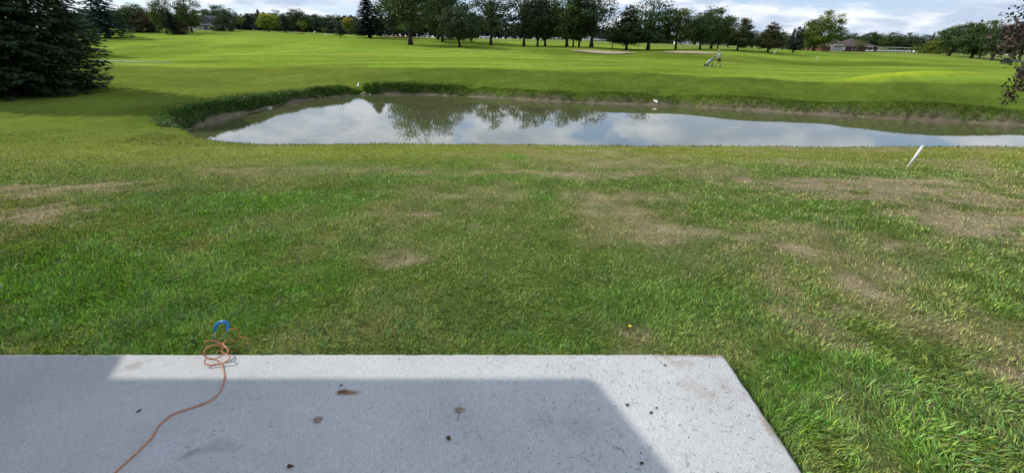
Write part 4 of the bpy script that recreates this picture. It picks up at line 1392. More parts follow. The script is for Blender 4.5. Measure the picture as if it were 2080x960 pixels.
crumb(590, 948, 0.010, M['deadleaf'], 'curled black dead leaf at the bottom edge of the patio', up=0.9)
crumb(283, 835, 0.0075, M['deadleaf'], 'small black dead leaf left of the orange cord', up=0.8)
crumb(646, 852, 0.017, M['tanleaf'], 'tan leaf scrap right of the muddy stain', up=0.15)
crumb(934, 832, 0.017, M['tanleaf'], 'brown leaf with a thin stalk in the middle of the patio', up=0.2)
crumb(911, 890, 0.009, M['deadleaf'], 'dark leaf crumb below the brown stalked leaf', up=0.8)
crumb(1274, 822, 0.007, M['deadleaf'], 'brown leaf bit left of the shadow corner group on the sunny strip', up=0.5)
crumb(1322, 838, 0.007, M['deadleaf'], 'reddish brown leaf bit on the sunny strip near the shadow edge', up=0.5)
crumb(1333, 828, 0.005, M['deadleaf'], 'smallest leaf bit of the sunny strip group', up=0.5)
crumb(1303, 940, 0.008, M['deadleaf'], 'dark leaf bit close to where the shadow edge meets the bottom', up=0.5)
crumb(1350, 716 + 26, 0.006, M['deadleaf'], 'brown leaf bit near the sunny front corner of the patio', up=0.5)
crumb(693, 783, 0.006, M['deadleaf'], 'tiny leaf crumb just above the rust stain', up=0.6)
b = MB(); b.tube([G(934, 836, 0.004), G(931, 846, 0.006), G(929, 852, 0.003)], 0.0011, 5)
o = b.build('twig', M['deadleaf']); tag(o, 'thin stalk lying below the brown leaf on the patio', 'twig')

rg = np.random.default_rng(91)
nC = 900
xx = rg.uniform(-2.9, PX1 - 0.01, nC); yy = rg.uniform(1.0, PY1 - 0.01, nC)
kp = rg.random(nC) < 0.10 + 0.9 * sstep(-0.2, 1.1, xx)
xx, yy = xx[kp], yy[kp]
n_ = len(xx)
ang = rg.uniform(0, 6.28, n_); ln = rg.uniform(0.006, 0.026, n_) * np.where(rg.random(n_) < 0.15, 1.6, 1); wd_ = rg.uniform(0.0012, 0.0022, n_)
d = np.stack([np.cos(ang), np.sin(ang)], 1); s_ = np.stack([-d[:, 1], d[:, 0]], 1)
bend = rg.normal(0, 0.08, n_)[:, None] * ln[:, None] * s_
V = np.zeros((n_, 6, 3))
c2 = np.stack([xx, yy], 1)
V[:, 0, :2] = c2 - d * ln[:, None] / 2; V[:, 1, :2] = c2 - d * ln[:, None] / 2 + s_ * wd_[:, None]
V[:, 2, :2] = c2 + bend; V[:, 3, :2] = c2 + bend + s_ * wd_[:, None]
V[:, 4, :2] = c2 + d * ln[:, None] / 2; V[:, 5, :2] = c2 + d * ln[:, None] / 2 + s_ * wd_[:, None] * 0.4
V[:, :2, 2] = 0.002; V[:, 2:4, 2] = 0.0035 + rg.random((n_, 1)) * 0.003; V[:, 4:, 2] = 0.002
b0_ = np.arange(n_)[:, None] * 6
Tq = np.concatenate([b0_ + np.array([[0, 2, 3, 1]]), b0_ + np.array([[2, 4, 5, 3]])], 1).reshape(-1, 4)
cc = np.where(rg.random(n_)[:, None] < 0.45, np.array([[0.07, 0.085, 0.04]]), np.array([[0.20, 0.15, 0.09]])) * rg.uniform(0.5, 1.2, (n_, 1))
o = link('grass_clippings', mesh_np('grass_clippings', V.reshape(-1, 3), Tq, M['blade'], np.repeat(cc[:, None], 6, 1).reshape(-1, 3)))
tag(o, kind='stuff')
nC = 1300
xx = rg.uniform(-2.9, PX1 - 0.005, nC); yy = rg.uniform(1.0, PY1 - 0.005, nC)
cl2 = fbm(xx * 4, yy * 4, 93)
kp = rg.random(nC) < (0.10 + 0.75 * sstep(-0.4, 1.1, xx)) * np.clip((cl2 - 0.35) * 4, 0.1, 1)
xx, yy = xx[kp], yy[kp]; n_ = len(xx)
a = rg.uniform(0, 6.28, (n_, 1)) + np.arange(5)[None] * 1.2566
rr = rg.uniform(0.0012, 0.0040, (n_, 1)) * rg.uniform(0.6, 1.3, (n_, 5))
V = np.zeros((n_, 6, 3))
V[:, 0] = np.stack([xx, yy, rg.uniform(0.0025, 0.005, n_)], 1)
V[:, 1:, 0] = xx[:, None] + rr * np.cos(a); V[:, 1:, 1] = yy[:, None] + rr * np.sin(a); V[:, 1:, 2] = 0.0012
tri = np.array([[0, k + 1, (k + 1) % 5 + 1] for k in range(5)])
Tq = (np.arange(n_)[:, None, None] * 6 + tri[None]).reshape(-1, 3)
cc = np.array([[0.10, 0.065, 0.045]]) * rg.uniform(0.4, 1.6, (n_, 1))
o = link('leaf_litter', mesh_np('leaf_litter', V.reshape(-1, 3), Tq, M['blade'], np.repeat(cc[:, None], 6, 1).reshape(-1, 3)))
tag(o, kind='stuff')

# broad-leaved weeds scattered through the lawn
rg = np.random.default_rng(123)
nw = 5200
wy = np.exp(rg.uniform(np.log(1.0), np.log(9), nw)); wx = rg.uniform(-1, 1, nw) * (1.3 * (wy * CP + 0.7) + 0.4)
kp = ~((wx < PX1 + 0.02) & (wy < PY1 + 0.02)) & (rg.random(nw) < np.clip((fbm(wx * 1.3, wy * 1.3, 131) - 0.42) * 5, 0, 1))
wx, wy = wx[kp], wy[kp]
k5 = 5
cx5 = np.repeat(wx, k5) + rg.normal(0, 0.016, len(wx) * k5); cy5 = np.repeat(wy, k5) + rg.normal(0, 0.016, len(wx) * k5)
cz5 = gh(cx5, cy5) + rg.uniform(0.018, 0.045, len(cx5))
nr5 = rg.normal(0, 0.4, (len(cx5), 3)) + np.array([0, 0, 1.0]); nr5 /= np.linalg.norm(nr5, axis=1)[:, None]
sz5 = rg.uniform(0.012, 0.026, len(cx5))
V, C = cards(np.stack([cx5, cy5, cz5], 1), nr5, sz5, sz5 * 0.75, np.array([0.085, 0.165, 0.045]) * rg.uniform(0.6, 1.4, (len(cx5), 1)), rg)
tag(link('clover', quads_from('clover', [V], [C], M['clover'])), kind='stuff')

# yellow flower, white scrap, white stake
q = lawn_pt(1278, 676)
fl = empty('dandelion', (q.x, q.y, ghs(q.x, q.y)), 0, 'single yellow flower in the grass beyond the right part of the patio', 'flower')
b = MB()
for k in range(9):
    a = k * 0.698
    b.tube([(0, 0, 0.05), (0.008 * math.cos(a), 0.008 * math.sin(a), 0.055), (0.011 * math.cos(a), 0.011 * math.sin(a), 0.053)], [0.003, 0.0035, 0.002], 5)
b.build('bloom', M['flower'], fl)
MB().tube([(0, 0, -0.01), (0.002, 0, 0.025), (0, 0, 0.05)], 0.0016, 5).build('stem', M['turf'] if False else M['deadleaf'], fl)
q = lawn_pt(1, 584)
b = MB(); b.box((0, 0, 0.02), (0.03, 0.012, 0.045), 0.4, 0.003)
o = b.build('plastic_scrap', M['white'], None, (q.x, q.y, ghs(q.x, q.y))); o.rotation_euler = (0.3, 0.2, 0); tag(o, 'scrap of white plastic in the grass at the left edge', 'scrap')

q0 = lawn_pt(1844, 340)
q1 = at(1874, 297, q0.y - 0.1)
b = MB(); b.tube([q0 - (q1 - q0) * 0.15, q1], 0.022, 12)
o_ = empty('marker_stake', q0, 0, 'white plastic stake leaning in the lawn before the pond', 'stake')
b.build('tube', M['white'], o_, -q0)
dirn = (q1 - q0).normalized()
MB().tube([q1 - dirn * 0.004, q1 + dirn * 0.012], 0.024, 12).build('cap', M['trim'], o_, -q0)

# ------------------------------------------------------------------ things on the pond bank
def bank_pt(px, py):
    Ys = np.linspace(14, 34, 1500)
    a, b_, c = ray(px, py)
    hit = np.nonzero(gh(a / b_ * Ys, Ys) >= CZ + c / b_ * Ys)[0]
    Y = Ys[hit[0]] if len(hit) else 28
    X = a / b_ * Y
    return Vector((X, Y, ghs(X, Y)))


def drain(px, py, r, label, tilt):
    q = bank_pt(px, py)
    e = empty('drain_pipe', q, 0, label, 'pipe', 'drain pipes in the far pond bank')
    b = MB()
    ax = Vector((0.25, -1, -0.15)).normalized()
    pts = [ax * (-0.9), ax * (-0.35), ax * 0.0, ax * 0.25]
    b.tube([p + Vector((0, 0, r)) for p in pts], r, 14, cap=False)
    b.tube([p + Vector((0, 0, r)) for p in reversed(pts)], r * 0.86, 14, cap=False)
    b.build('barrel', M['white'], e)
    f = MB(); f.prism([(-r * 1.1, 0), (r * 1.4, -0.02), (r * 1.8, r * 1.1), (r * 0.6, r * 1.5), (-r * 0.9, r * 1.3)], -0.03, 0.0)
    o = f.build('flap', M['white'], e, (tilt, 0.05, r * 1.0)); o.rotation_euler = (0.5, 0.3, 0.4)
    m = MB(); m.disc(ax * -0.2 + Vector((0, 0, r)), ax, r * 0.84, 0.02); m.build('bore_shade', M['black'], e)  # black disc stands in for the shade inside the pipe
    return e


drain(727, 176, 0.034, 'bluish white pipe end sticking out of the bank at the shaded gully', -0.05)
drain(1331, 207, 0.038, 'white broken pipe end low on the far bank above its reflection', 0.05)
STN = [(400, 268, 0.16, 'flat pale stone at the left tip of the pond'), (410, 268.5, 0.10, 'small pale stone beside the flat one at the left tip'),
       (548, 221, 0.13, 'pale rock on the mud of the left shore'), (571, 212, 0.09, 'white pebble on the mud further along the left shore'),
       (735, 192, 0.12, 'leftmost stone of the little heap below the gully'), (741, 190.5, 0.14, 'largest stone of the little heap below the gully'),
       (747, 191.5, 0.12, 'rightmost stone of the little heap below the gully'), (752, 192.5, 0.08, 'outlying pebble right of the little heap'),
       (520, 230, 0.06, 'tiny pale pebble lower on the left shore')]
for px, py, r, lb in STN:
    q = bank_pt(px, py)
    bm = bmesh.new()
    bmesh.ops.create_icosphere(bm, subdivisions=2, radius=r)
    rg = np.random.default_rng(int(px))
    for vv in bm.verts:
        vv.co *= 1 + 0.3 * (rg.random() - 0.5)
        vv.co.z *= 0.5
    me = bpy.data.meshes.new('stone'); bm.to_mesh(me); bm.free(); me.materials.append(M['stone'])
    tag(link('stone', me, None, q + Vector((0, 0, r * 0.2))), lb, 'stone', 'stones along the pond shore')

# ------------------------------------------------------------------ golfer with push cart
gp = ground_at(1458, 52.0)
gpx = Vector(gp)


def skin_mesh(name, verts, edges, radii, mat, parent, sub=2, root=0):
    me = bpy.data.meshes.new(name)
    me.from_pydata(verts, edges, [])
    o = link(name, me, parent)
    md = o.modifiers.new('skin', 'SKIN')
    md.use_smooth_shade = True
    lay = me.skin_vertices[0].data if len(me.skin_vertices) else None
    if lay is None:
        bm = bmesh.new(); bm.from_mesh(me); bm.verts.layers.skin.verify(); bm.to_mesh(me); bm.free()
        lay = me.skin_vertices[0].data
    for i, r in enumerate(radii):
        lay[i].radius = (r, r) if not isinstance(r, tuple) else r
    lay[root].use_root = True
    md2 = o.modifiers.new('sub', 'SUBSURF'); md2.levels = sub; md2.render_levels = sub
    me.materials.append(mat)
    return o


per = empty('person', gp, R(8), 'golfer in light blue shirt and black shorts pushing a bag trolley', 'person')
# facing -x, mid stride
V_ = [(0, 0, 0.93), (-0.03, 0, 1.10), (-0.07, 0, 1.30), (-0.10, 0, 1.44), (-0.125, 0, 1.52), (-0.145, 0, 1.60), (-0.15, 0, 1.69),
      (0.0, 0.10, 0.88), (-0.10, 0.11, 0.48), (-0.20, 0.11, 0.09), (-0.33, 0.12, 0.035),
      (0.02, -0.10, 0.88), (0.08, -0.10, 0.48), (0.27, -0.10, 0.12), (0.17, -0.11, 0.035),
      (-0.09, 0.19, 1.40), (-0.16, 0.24, 1.15), (-0.40, 0.18, 1.02),
      (-0.09, -0.19, 1.40), (-0.16, -0.24, 1.15), (-0.40, -0.16, 1.02)]
E_ = [(0, 1), (1, 2), (2, 3), (3, 4), (4, 5), (5, 6), (0, 7), (7, 8), (8, 9), (9, 10), (0, 11), (11, 12), (12, 13), (13, 14), (3, 15), (15, 16), (16, 17), (3, 18), (18, 19), (19, 20)]
Rd = [0.13, 0.125, 0.14, 0.10, 0.055, 0.088, 0.085, 0.088, 0.055, 0.04, 0.035, 0.088, 0.055, 0.04, 0.035, 0.055, 0.042, 0.03, 0.055, 0.042, 0.03]
for side, wi in ((1, 17), (-1, 20)):
    wx, wy, wz = V_[wi]
    pi_ = len(V_)
    V_.append((wx - 0.06, wy, wz - 0.005)); Rd.append(0.024); E_.append((wi, pi_))
    for k, (dy, L_) in enumerate(((-0.03, 0.065), (-0.01, 0.078), (0.01, 0.073), (0.03, 0.058))):
        a = len(V_)
        V_.append((wx - 0.06 - L_ * 0.6, wy + dy, wz + 0.008)); V_.append((wx - 0.06 - L_ * 0.75, wy + dy, wz - 0.03))
        Rd += [0.009, 0.008]; E_ += [(pi_, a), (a, a + 1)]
    a = len(V_)
    V_.append((wx - 0.05, wy - side * 0.045, wz - 0.01)); V_.append((wx - 0.085, wy - side * 0.04, wz - 0.03)); Rd += [0.010, 0.009]; E_ += [(wi, a), (a, a + 1)]
skin_mesh('body', V_, E_, Rd, M['skin'], per)
# face: nose, eyes, ears, mouth
MB().ball((-0.243, 0, 1.635), (0.02, 0.013, 0.022), 1).build('nose', M['skin'], per)
for s in (1, -1):
    MB().ball((-0.15, 0.088 * s, 1.635), (0.022, 0.012, 0.03), 1).build('ear', M['skin'], per)
    MB().ball((-0.228, 0.032 * s, 1.655), (0.008, 0.014, 0.008), 1).build('eye', M['black'], per)
MB().ball((-0.232, 0, 1.592), (0.006, 0.025, 0.006), 1).build('mouth', M['black'], per)
skin_mesh('shirt', [V_[0], V_[1], V_[2], V_[3], V_[15], (-0.135, 0.225, 1.24), V_[18], (-0.135, -0.225, 1.24), (-0.11, 0, 1.47)],
          [(0, 1), (1, 2), (2, 3), (3, 4), (4, 5), (3, 6), (6, 7), (3, 8)], [0.150, 0.148, 0.162, 0.125, 0.085, 0.072, 0.085, 0.072, 0.07], M['shirt'], per)
skin_mesh('shorts', [(0, 0, 0.97), (0, 0, 0.88), (-0.01, 0.10, 0.80), (-0.085, 0.11, 0.55), (0.03, -0.10, 0.80), (0.075, -0.10, 0.55)],
          [(0, 1), (1, 2), (2, 3), (1, 4), (4, 5)], [0.15, 0.15, 0.112, 0.092, 0.112, 0.092], M['shorts'], per)
b = MB(); b.ball((-0.145, 0, 1.70), (0.105, 0.098, 0.075), 2); b.tube([(-0.20, 0, 1.695), (-0.26, 0, 1.69), (-0.32, 0, 1.675)], [0.07, 0.06, 0.02], 8)
b.build('cap', M['cap'], per)
for q in ((-0.27, 0.115, 0.045), (0.21, -0.105, 0.055)):
    MB().ball(q, (0.14, 0.05, 0.05), 2).build('shoe', M['black'], per)

ctl = empty('golf_trolley', gp + Vector((-0.42, -0.06, 0)), R(8), 'three wheeled push trolley rolling ahead of the golfer', 'trolley')
b = MB()
b.tube(spline([(0.05, -0.16, 1.0), (0.0, 0, 1.02), (0.05, 0.16, 1.0)], 6), 0.016, 8)
b.tube([(0.0, 0, 1.02), (-0.35, 0, 0.70), (-0.98, 0, 0.16)], 0.022, 8)
b.tube([(-0.30, 0, 0.74), (-0.34, 0, 0.45), (-0.30, 0, 0.15)], 0.020, 8)
b.tube([(-0.98, -0.28, 0.15), (-0.98, 0.28, 0.15)], 0.015, 8)
b.tube([(-0.75, 0, 0.36), (-0.98, -0.28, 0.15)], 0.013, 6); b.tube([(-0.75, 0, 0.36), (-0.98, 0.28, 0.15)], 0.013, 6)
b.build('frame', M['black'], ctl)
for c_ in ((-0.98, -0.30, 0.15), (-0.98, 0.30, 0.15), (-0.30, 0, 0.145)):
    wh = MB().disc(c_, (0, 1, 0), 0.145, 0.055, 18).build('wheel', M['rubber'], ctl)
    MB().disc(c_, (0, 1, 0), 0.08, 0.062, 12).build('rim', M['steel'], wh)
gb = empty('golf_bag', ctl.location + Vector((-0.5, 0, 0.5)), R(8), 'grey golf bag full of clubs strapped on the push trolley', 'bag')
ax0, ax1 = Vector((-0.42, 0, -0.24)), Vector((0.22, 0, 0.40))
MB().tube([ax0 + (ax1 - ax0) * t for t in (0, 0.05, 0.5, 0.95, 1)], [0.12, 0.135, 0.13, 0.14, 0.13], 14).build('barrel', M['bag'], gb)
MB().tube([ax0 + (ax1 - ax0) * 0.15 + Vector((-0.10, 0, 0.10)), ax0 + (ax1 - ax0) * 0.6 + Vector((-0.10, 0, 0.10))], [0.07, 0.075], 10).build('pocket', M['trim'], gb)
for k in range(5):
    a = k * 1.256
    o2 = Vector((0.05 * math.cos(a), 0.07 * math.sin(a), 0))
    e2 = ax1 + (ax1 - ax0).normalized() * (0.14 + 0.03 * k) + o2
    cl3 = MB().tube([ax1 + o2 - (ax1 - ax0) * 0.1, e2], 0.008, 6).build('club', M['steel'], gb)
    MB().ball(e2, (0.05, 0.035, 0.035), 1).build('club_head', M['black'], cl3)

# ------------------------------------------------------------------ markers, posts and boards on the course
def board(px, py, Y, w_, h_, label, mat=None):
    p = ground_at(px, Y)
    zc_ = at(px, py, Y).z
    e = empty('target_board', p, 0, label, 'board', 'target boards on the practice range')
    MB().box((0, 0, zc_ - p.z), (w_, 0.06, h_), 0, 0.01).build('panel', mat or M['yellow'], e)
    for s in (-1, 1):
        MB().box((s * w_ * 0.35, 0.05, (zc_ - p.z - h_ * 0.3) / 2), (0.07, 0.06, max(zc_ - p.z - h_ * 0.3, 0.1))).build('leg', M['trim'], e)


board(1007, 82, 150, 0.7, 0.6, 'small yellow board left of the rise beyond the cottonwood trunk')
board(1051, 81.5, 150, 0.7, 0.7, 'pale yellow board at the left of the see-through cottonwood')
board(1034, 88.8, 95, 0.55, 0.2, 'low flat yellow marker on the shaded side of the rise')
board(1086, 78.5, 170, 0.6, 0.5, 'whitish board between the two slim dark trees', M['trim'])
board(1182, 85.5, 130, 0.75, 0.75, 'square yellow board between the thin trunks')
board(1384, 97, 105, 0.7, 0.62, 'bright yellow square board right of the yellow topped tree')


def post(px, py0, py1, Y, r, label, mat=None, name='white_post', dx=0.0):
    p = at(px, py0, Y); p.z = ghs(p.x, p.y)
    t = at(px + dx, py1, Y)
    b = MB(); b.tube([Vector((0, 0, -0.1)), t - p], r, 8)
    o = b.build(name, mat or M['white'], None, p)
    return tag(o, label, 'post')


post(780, 76, 71.5, 105, 0.13, 'short white post right of the tall dark spruce trunk')
post(661, 72, 68, 108, 0.10, 'short white post under the tiny round tree')
post(516, 80, 76, 95, 0.05, 'thin white marker on the open hill slope at the left')
post(1661, 117, 114, 70, 0.018, 'tiny white stake in the fairway below the willow')
post(1809, 166, 160, 36, 0.02, 'thin marker stick beside the sunlit grass apron')
post(1598, 102, 100, 110, 0.06, 'tiny pale marker right of the leaning white marker')
# flag-like leaning white marker
p = ground_at(1572, 84.0)
e = empty('tee_marker', p, 0, 'white leaning marker post right of the brownish pyramid tree', 'post')
t0 = at(1572.5, 110, 84) - p; t1 = at(1573.5, 104.5, 84) - p; t2 = at(1577, 101.5, 84) - p
t0.z = 0
MB().tube([t0, t1], [0.17, 0.13], 8).build('post', M['white'], e)
MB().tube([t1, t2], [0.12, 0.08], 8).build('tip', M['white'], e)

# ------------------------------------------------------------------ vehicles
def car_proto(name, bodymat):
    e = empty(name, (0, 0, 0))
    prof = [(-2.15, 0.30), (-2.2, 0.62), (-2.05, 0.80), (-1.2, 0.92), (1.3, 0.95), (2.1, 0.85), (2.2, 0.55), (2.15, 0.30)]
    b = MB(); b.prism(prof, -0.85, 0.85)
    bmesh.ops.bevel(b.bm, geom=b.bm.edges[:], offset=0.06, segments=2, affect='EDGES')
    b.build('body', bodymat, e)
    b = MB(); b.prism([(-1.25, 0.90), (-0.55, 1.42), (1.0, 1.46), (1.75, 0.93)], -0.72, 0.72)
    bmesh.ops.bevel(b.bm, geom=b.bm.edges[:], offset=0.05, segments=2, affect='EDGES')
    b.build('cabin', M['glass'], e)
    b = MB(); b.prism([(-0.58, 1.43), (1.02, 1.47), (0.95, 1.51), (-0.5, 1.48)], -0.74, 0.74); b.build('roof', bodymat, e)
    for x_ in (-1.35, 1.35):
        for y_ in (-0.80, 0.80):
            MB().disc((x_, y_, 0.33), (0, 1, 0), 0.33, 0.2, 14).build('wheel', M['rubber'], e)
    return e


CARM = {'white': plain('white_paint', (0.75, 0.75, 0.75), 0.3), 'silver': plain('silver_paint', (0.42, 0.44, 0.46), 0.3, 0.3), 'dark': plain('dark_paint', (0.03, 0.035, 0.045), 0.3), 'blue': plain('blue_paint', (0.07, 0.14, 0.3), 0.3)}
CARS = [(1480, 215, 'silver', 'silver parked car just right of the golfer'), (1506, 205, 'white', 'white parked car below the reddish pyramid tree'), (1519, 212, 'dark', 'dark parked car beside the reddish pyramid tree trunk'),
        (1531, 205, 'white', 'white parked car right of the reddish pyramid tree'), (1556, 200, 'silver', 'silver parked car left of the brownish pyramid trunk'), (1566, 205, 'white', 'white parked car behind the brownish pyramid trunk'),
        (1576, 195, 'white', 'white parked car above the leaning marker post'), (1588, 200, 'dark', 'dark parked car right of the leaning marker post'), (1599, 195, 'silver', 'silver parked car left of the small pine'),
        (1618, 200, 'white', 'white parked car behind the small pine'), (1125, 235, 'blue', 'blue car far off between cottonwood trunks'), (1131, 232, 'white', 'white car far off next to a blue one'), (1212, 235, 'white', 'white car far off right of the straight black trunk'),
        (1222, 235, 'silver', 'silver car far off left of the small olive tree'), (983, 235, 'white', 'white car far off left of the spreading cottonwood'), (868, 240, 'silver', 'silver car far off behind the shaded trunks')]
protos = {}
for px, Y, cm, lb in CARS:
    if cm not in protos:
        e = protos[cm] = car_proto('parked_car', CARM[cm])
    else:
        e = copy_tree(protos[cm])
    p = ground_at(px, Y)
    e.location = p; e.rotation_euler = (0, 0, rng.uniform(-0.5, 0.5) + (0 if rng.random() < 0.5 else math.pi))
    tag(e, lb, 'car', 'cars parked beyond the course')


def cart_proto():
    e = empty('golf_cart', (0, 0, 0))
    b = MB(); b.prism([(-1.2, 0.28), (-1.22, 0.62), (-0.95, 0.80), (-0.62, 0.62), (-0.55, 0.36), (0.0, 0.36), (0.08, 0.62), (0.75, 0.66), (1.15, 0.62), (1.15, 0.28)], -0.55, 0.55)
    bmesh.ops.bevel(b.bm, geom=b.bm.edges[:], offset=0.03, segments=1, affect='EDGES')
    b.build('body', M['white'], e)
    MB().box((0.32, 0, 0.72), (0.5, 1.0, 0.16), 0, 0.04).build('seat', M['black'], e)
    MB().box((0.60, 0, 0.95), (0.12, 1.0, 0.40), 0, 0.04).build('backrest', M['black'], e)
    MB().box((0.0, 0, 1.80), (1.75, 1.15, 0.09), 0, 0.04).build('roof', M['trim'], e)
    for x0, x1 in ((-0.95, -0.72), (0.80, 0.75)):
        for y_ in (-0.5, 0.5):
            MB().tube([(x0, y_, 0.7), (x1, y_, 1.78)], 0.025, 6).build('strut', M['black'], e)
    for x_ in (-0.80, 0.78):
        for y_ in (-0.5, 0.5):
            MB().disc((x_, y_, 0.23), (0, 1, 0), 0.23, 0.18, 14).build('wheel', M['rubber'], e)
    MB().tube([(-0.85, -0.25, 0.72), (-0.45, -0.25, 0.98)], 0.02, 6).disc((-0.42, -0.25, 1.0), (0.8, 0, 0.55), 0.17, 0.03, 12).build('steering_wheel', M['black'], e)
    return e


c0 = cart_proto()
CARTS = [(1765, 178, 2.6, 'white golf cart parked apart at the left by the clubhouse path', None), (1860, 178, 0.3, 'white golf cart standing alone right of the sapling', None),
         (2043, 97, 1.0, 'dark golf cart with white roof standing below the purple leaves', None)]
ordn = ['first', 'second', 'third', 'fourth', 'fifth', 'sixth', 'seventh', 'eighth', 'ninth', 'tenth']
for k in range(10):
    CARTS.append((1781 + k * 6.8, 195 + k * 0.3, 1.57, ordn[k] + ' golf cart from the left in the parked row beside the clubhouse', 'golf carts parked in a row'))
for k, (px, Y, a, lb, gr) in enumerate(CARTS):
    e = c0 if k == 0 else copy_tree(c0)
    e.location = ground_at(px, Y); e.rotation_euler = (0, 0, a)
    tag(e, lb, 'golf cart', gr)
    if k == 2:
        for ch in e.children:
            if ch.name.startswith('body'):
                ch.data = ch.data.copy(); ch.data.materials[0] = M['black']

# ------------------------------------------------------------------ buildings
def hip(b, x0, x1, y0, y1, z0, z1, eave=0.6, ridge=0.25):
    x0 -= eave; x1 += eave; y0 -= eave; y1 += eave
    ym = (y0 + y1) / 2; r_ = min((x1 - x0) / 2 * 0.98, (y1 - y0) / 2)
    A = [(x0, y0, z0), (x1, y0, z0), (x1, y1, z0), (x0, y1, z0)]
    r0, r1 = (x0 + r_, ym, z1), (x1 - r_, ym, z1)
    b.poly([A[0], A[1], r1, r0]); b.poly([A[2], A[3], r0, r1]); b.poly([A[1], A[2], r1]); b.poly([A[3], A[0], r0]); b.poly(A[::-1])
    bmesh.ops.remove_doubles(b.bm, verts=b.bm.verts, dist=0.001)
    return b


def opening(e, x, y, z, w_, h_, mat, name='window', frame=True):
    f = MB()
    t = 0.12
    f.box((x - w_ / 2 - t / 2, y - 0.03, z), (t, 0.12, h_ + 2 * t)).box((x + w_ / 2 + t / 2, y - 0.03, z), (t, 0.12, h_ + 2 * t))
    f.box((x, y - 0.03, z + h_ / 2 + t / 2), (w_, 0.12, t)).box((x, y - 0.03, z - h_ / 2 - t / 2), (w_, 0.12, t))
    o = f.build(name, M['trim'], e)
    MB().box((x, y - 0.01, z), (w_, 0.06, h_)).build('pane' if name == 'window' else 'leaf', mat, o)
    return o


# clubhouse: two hipped brown roofs over brick walls
cb = empty('clubhouse', ground_at(1740, 190), 0, 'low brick clubhouse with two brown hipped roofs and a pale garage door', 'building')
cbz = cb.location.z


def cbx(px, Y=190): return ground_at(px, Y).x - cb.location.x


gz_ = min(ghs(cb.location.x + d_, 190) for d_ in (-12, 0, 12)) - cbz - 0.3
he = at(1720, 94.5, 190).z - cbz
hr1 = at(1706, 78, 195).z - cbz; hr2 = at(1756, 79, 200).z - cbz
xa, xb_, xc, xd = cbx(1668), cbx(1722), cbx(1724), cbx(1786)
MB().box(((xa + xb_) / 2, 6, (gz_ + he) / 2), (xb_ - xa, 12, he - gz_)).build('wall', M['brick'], cb)
MB().box(((xc + xd) / 2, 9, (gz_ + he) / 2 - 0.05), (xd - xc, 14, he - gz_ - 0.1)).build('wall', M['brick'], cb)
hip(MB(), xa + 5, xb_, 0, 12, he, hr1).build('roof', M['brownroof'], cb)
hip(MB(), xc, xd, 2, 16, he - 0.1, hr2).build('roof', M['brownroof'], cb)
dh = 2.7
opening(cb, cbx(1700), 0, gz_ + 0.3 + dh / 2, 3.6, dh, M['door'], 'garage_door')
opening(cb, cbx(1688.5), 0, gz_ + 0.3 + 1.15, 1.0, 2.3, M['door'], 'door')
opening(cb, cbx(1712), 0, gz_ + 0.3 + 1.5, 0.8, 1.3, M['trim'], 'window')
opening(cb, cbx(1740), 2, gz_ + 0.3 + 1.4, 1.6, 1.2, M['glass'], 'window')
opening(cb, cbx(1772), 2, gz_ + 0.3 + 1.4, 1.8, 1.2, M['glass'], 'window')

# houses at the left
hb = empty('house', ground_at(424, 132), R(-6), 'beige two storey house with a grey gable roof between trees', 'house', 'houses beyond the left trees')
z0 = -0.3
zt = at(424, 46, 132).z - hb.location.z; zr = at(418, 31, 132).z - hb.location.z; zm = at(424, 53, 132).z - hb.location.z
MB().box((0.2, 3, (zt + z0) / 2), (4.6, 6, zt - z0)).box((-0.6, -1.0, (zm + z0) / 2), (5.8, 2.2, zm - z0)).build('wall', M['siding'], hb)
b = MB(); b.poly([(-2.6, -0.6, zt), (3.0, -0.6, zt), (-0.6, -0.1, zr)]); b.poly([(3.0, -0.6, zt), (3.0, 7, zt), (-0.6, 6.5, zr), (-0.6, -0.1, zr)]); b.poly([(-2.6, 7, zt), (-2.6, -0.6, zt), (-0.6, -0.1, zr), (-0.6, 6.5, zr)]); b.poly([(3.0, 7, zt), (-2.6, 7, zt), (-0.6, 6.5, zr)]); b.poly([(-2.6, -0.6, zt), (-2.6, 7, zt), (3.0, 7, zt), (3.0, -0.6, zt)])
b.build('roof', M['shingle'], hb)
b = MB(); b.box((-0.6, -2.2, zm + 0.06), (6.2, 0.5, 0.14)); b.build('lower_roof', M['shingle'], hb)
opening(hb, -0.7, 0.0, (zm + zt) / 2 + 0.1, 0.9, 0.7, M['glass']); opening(hb, 1.5, 0.0, (zm + zt) / 2 + 0.1, 0.7, 0.9, M['glass']); opening(hb, 1.0, -2.1, zm * 0.5, 1.4, 1.2, M['glass'])
hb.scale = (1.05, 1, 1)
hb = empty('house', ground_at(464, 150), 0, 'small house with a pale grey gable right of the beige one', 'house', 'houses beyond the left trees')
zt = at(464, 51, 150).z - hb.location.z; zr = at(464, 45, 150).z - hb.location.z
MB().box((0, 3, zt / 2), (2.6 * 1.0, 6, zt)).build('wall', M['greyside'], hb)
b = MB(); b.prism([(-1.6, zt), (1.6, zt), (0, zr)], -0.4, 6.4); b.build('roof', plain('pale_shingle', (0.22, 0.22, 0.24), 0.9), hb)
opening(hb, 0, 0, zt * 0.55, 1.2, 1.0, M['glass'])
hb = empty('house', ground_at(522, 150), R(5), 'blue grey gabled house left of the yellow tree', 'house', 'houses beyond the left trees')
zt = at(522, 55, 150).z - hb.location.z; zr = at(527, 44, 150).z - hb.location.z
MB().box((0.3, 3, zt / 2 - 0.2), (3.4, 6, zt + 0.4)).build('wall', M['greyside'], hb)
b = MB(); b.prism([(-1.8, zt), (2.4, zt), (0.6, zr)], -0.5, 6.5); b.build('roof', plain('blue_shingle', (0.12, 0.125, 0.15), 0.9), hb)
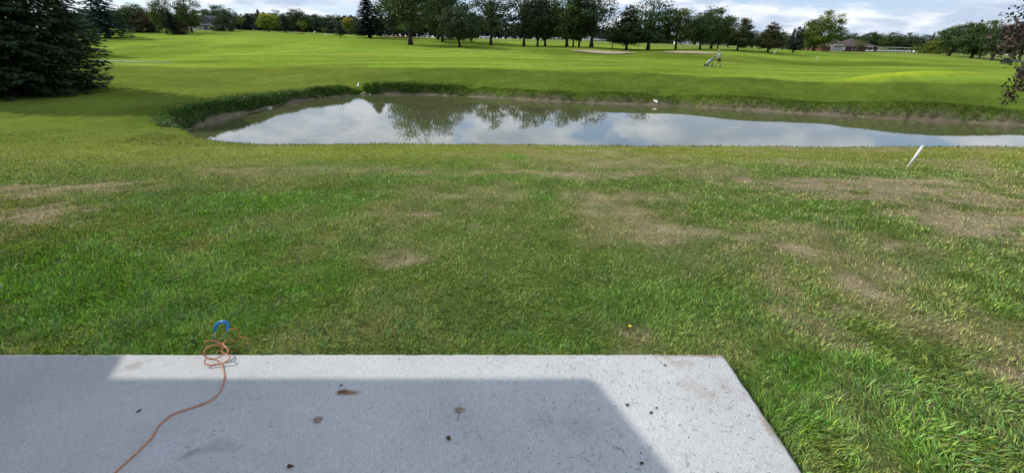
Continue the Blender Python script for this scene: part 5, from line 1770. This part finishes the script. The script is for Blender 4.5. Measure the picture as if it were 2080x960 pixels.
opening(hb, -0.4, 0, zt * 0.55, 0.8, 1.2, M['glass']); opening(hb, 1.1, 0, zt * 0.55, 0.8, 1.2, M['glass'])
# white playhouse-like frame under the right light cottonwood
p = ground_at(391, 116)
e = empty('garden_arch', p, 0.2, 'small white garden frame under the right light cottonwood', 'arch')
zt = at(391, 56.5, 116).z - p.z
b = MB(); b.tube(spline([(-0.9, 0, -0.1), (-0.7, 0, zt * 0.8), (0, 0, zt), (0.7, 0, zt * 0.8), (0.9, 0, -0.1)], 5), 0.11, 6); b.tube(spline([(-0.2, 0.1, 0), (0.1, 0.1, zt * 0.9), (0.55, 0.1, 0)], 5), 0.16, 6)
b.build('frame', M['trim'], e)
# far long white buildings
for px, Y, w_, h_, lb in ((1390, 238, 8.5, 1.7, 'long low white building behind the yellow topped tree'), (1194, 238, 5, 2.0, 'pale far building behind the straight black trunk'), (1446, 238, 13, 1.1, 'low tan far wall behind the pair of dark round trees')):
    p = ground_at(px, Y)
    e = empty('far_building', p, 0, lb, 'building', 'far pale buildings beyond the range')
    MB().box((0, 2, h_ / 2 - 0.3), (w_, 4, h_ + 0.6)).build('wall', M['trim'] if 'tan' not in lb else M['siding'], e)
    b = MB(); b.prism([(-w_ / 2 - 0.3, h_), (w_ / 2 + 0.3, h_), (w_ / 2 - 0.5, h_ + 0.9), (-w_ / 2 + 0.5, h_ + 0.9)], -0.3, 4.3); b.build('roof', M['path'], e)
    for k in range(3): opening(e, (k - 1) * w_ * 0.3, 0, h_ * 0.5, w_ * 0.1, h_ * 0.35, M['glass'])

# low rail fence at the far right behind the leaning trees
p0 = ground_at(1950, 150)
fe = empty('rail_fence', p0, 0, 'low grey fence running behind the leaning trees at the right', 'fence')
prev = None
for k in range(16):
    q = ground_at(1945 + k * 10, 150) - p0
    MB().box((q.x, q.y, q.z + 0.5), (0.10, 0.10, 1.3)).build('post', M['path'], fe)
    if prev is not None:
        MB().tube([prev + Vector((0, 0, 1.0)), q + Vector((0, 0, 1.0))], 0.04, 5).build('rail', M['path'], fe)
    prev = q
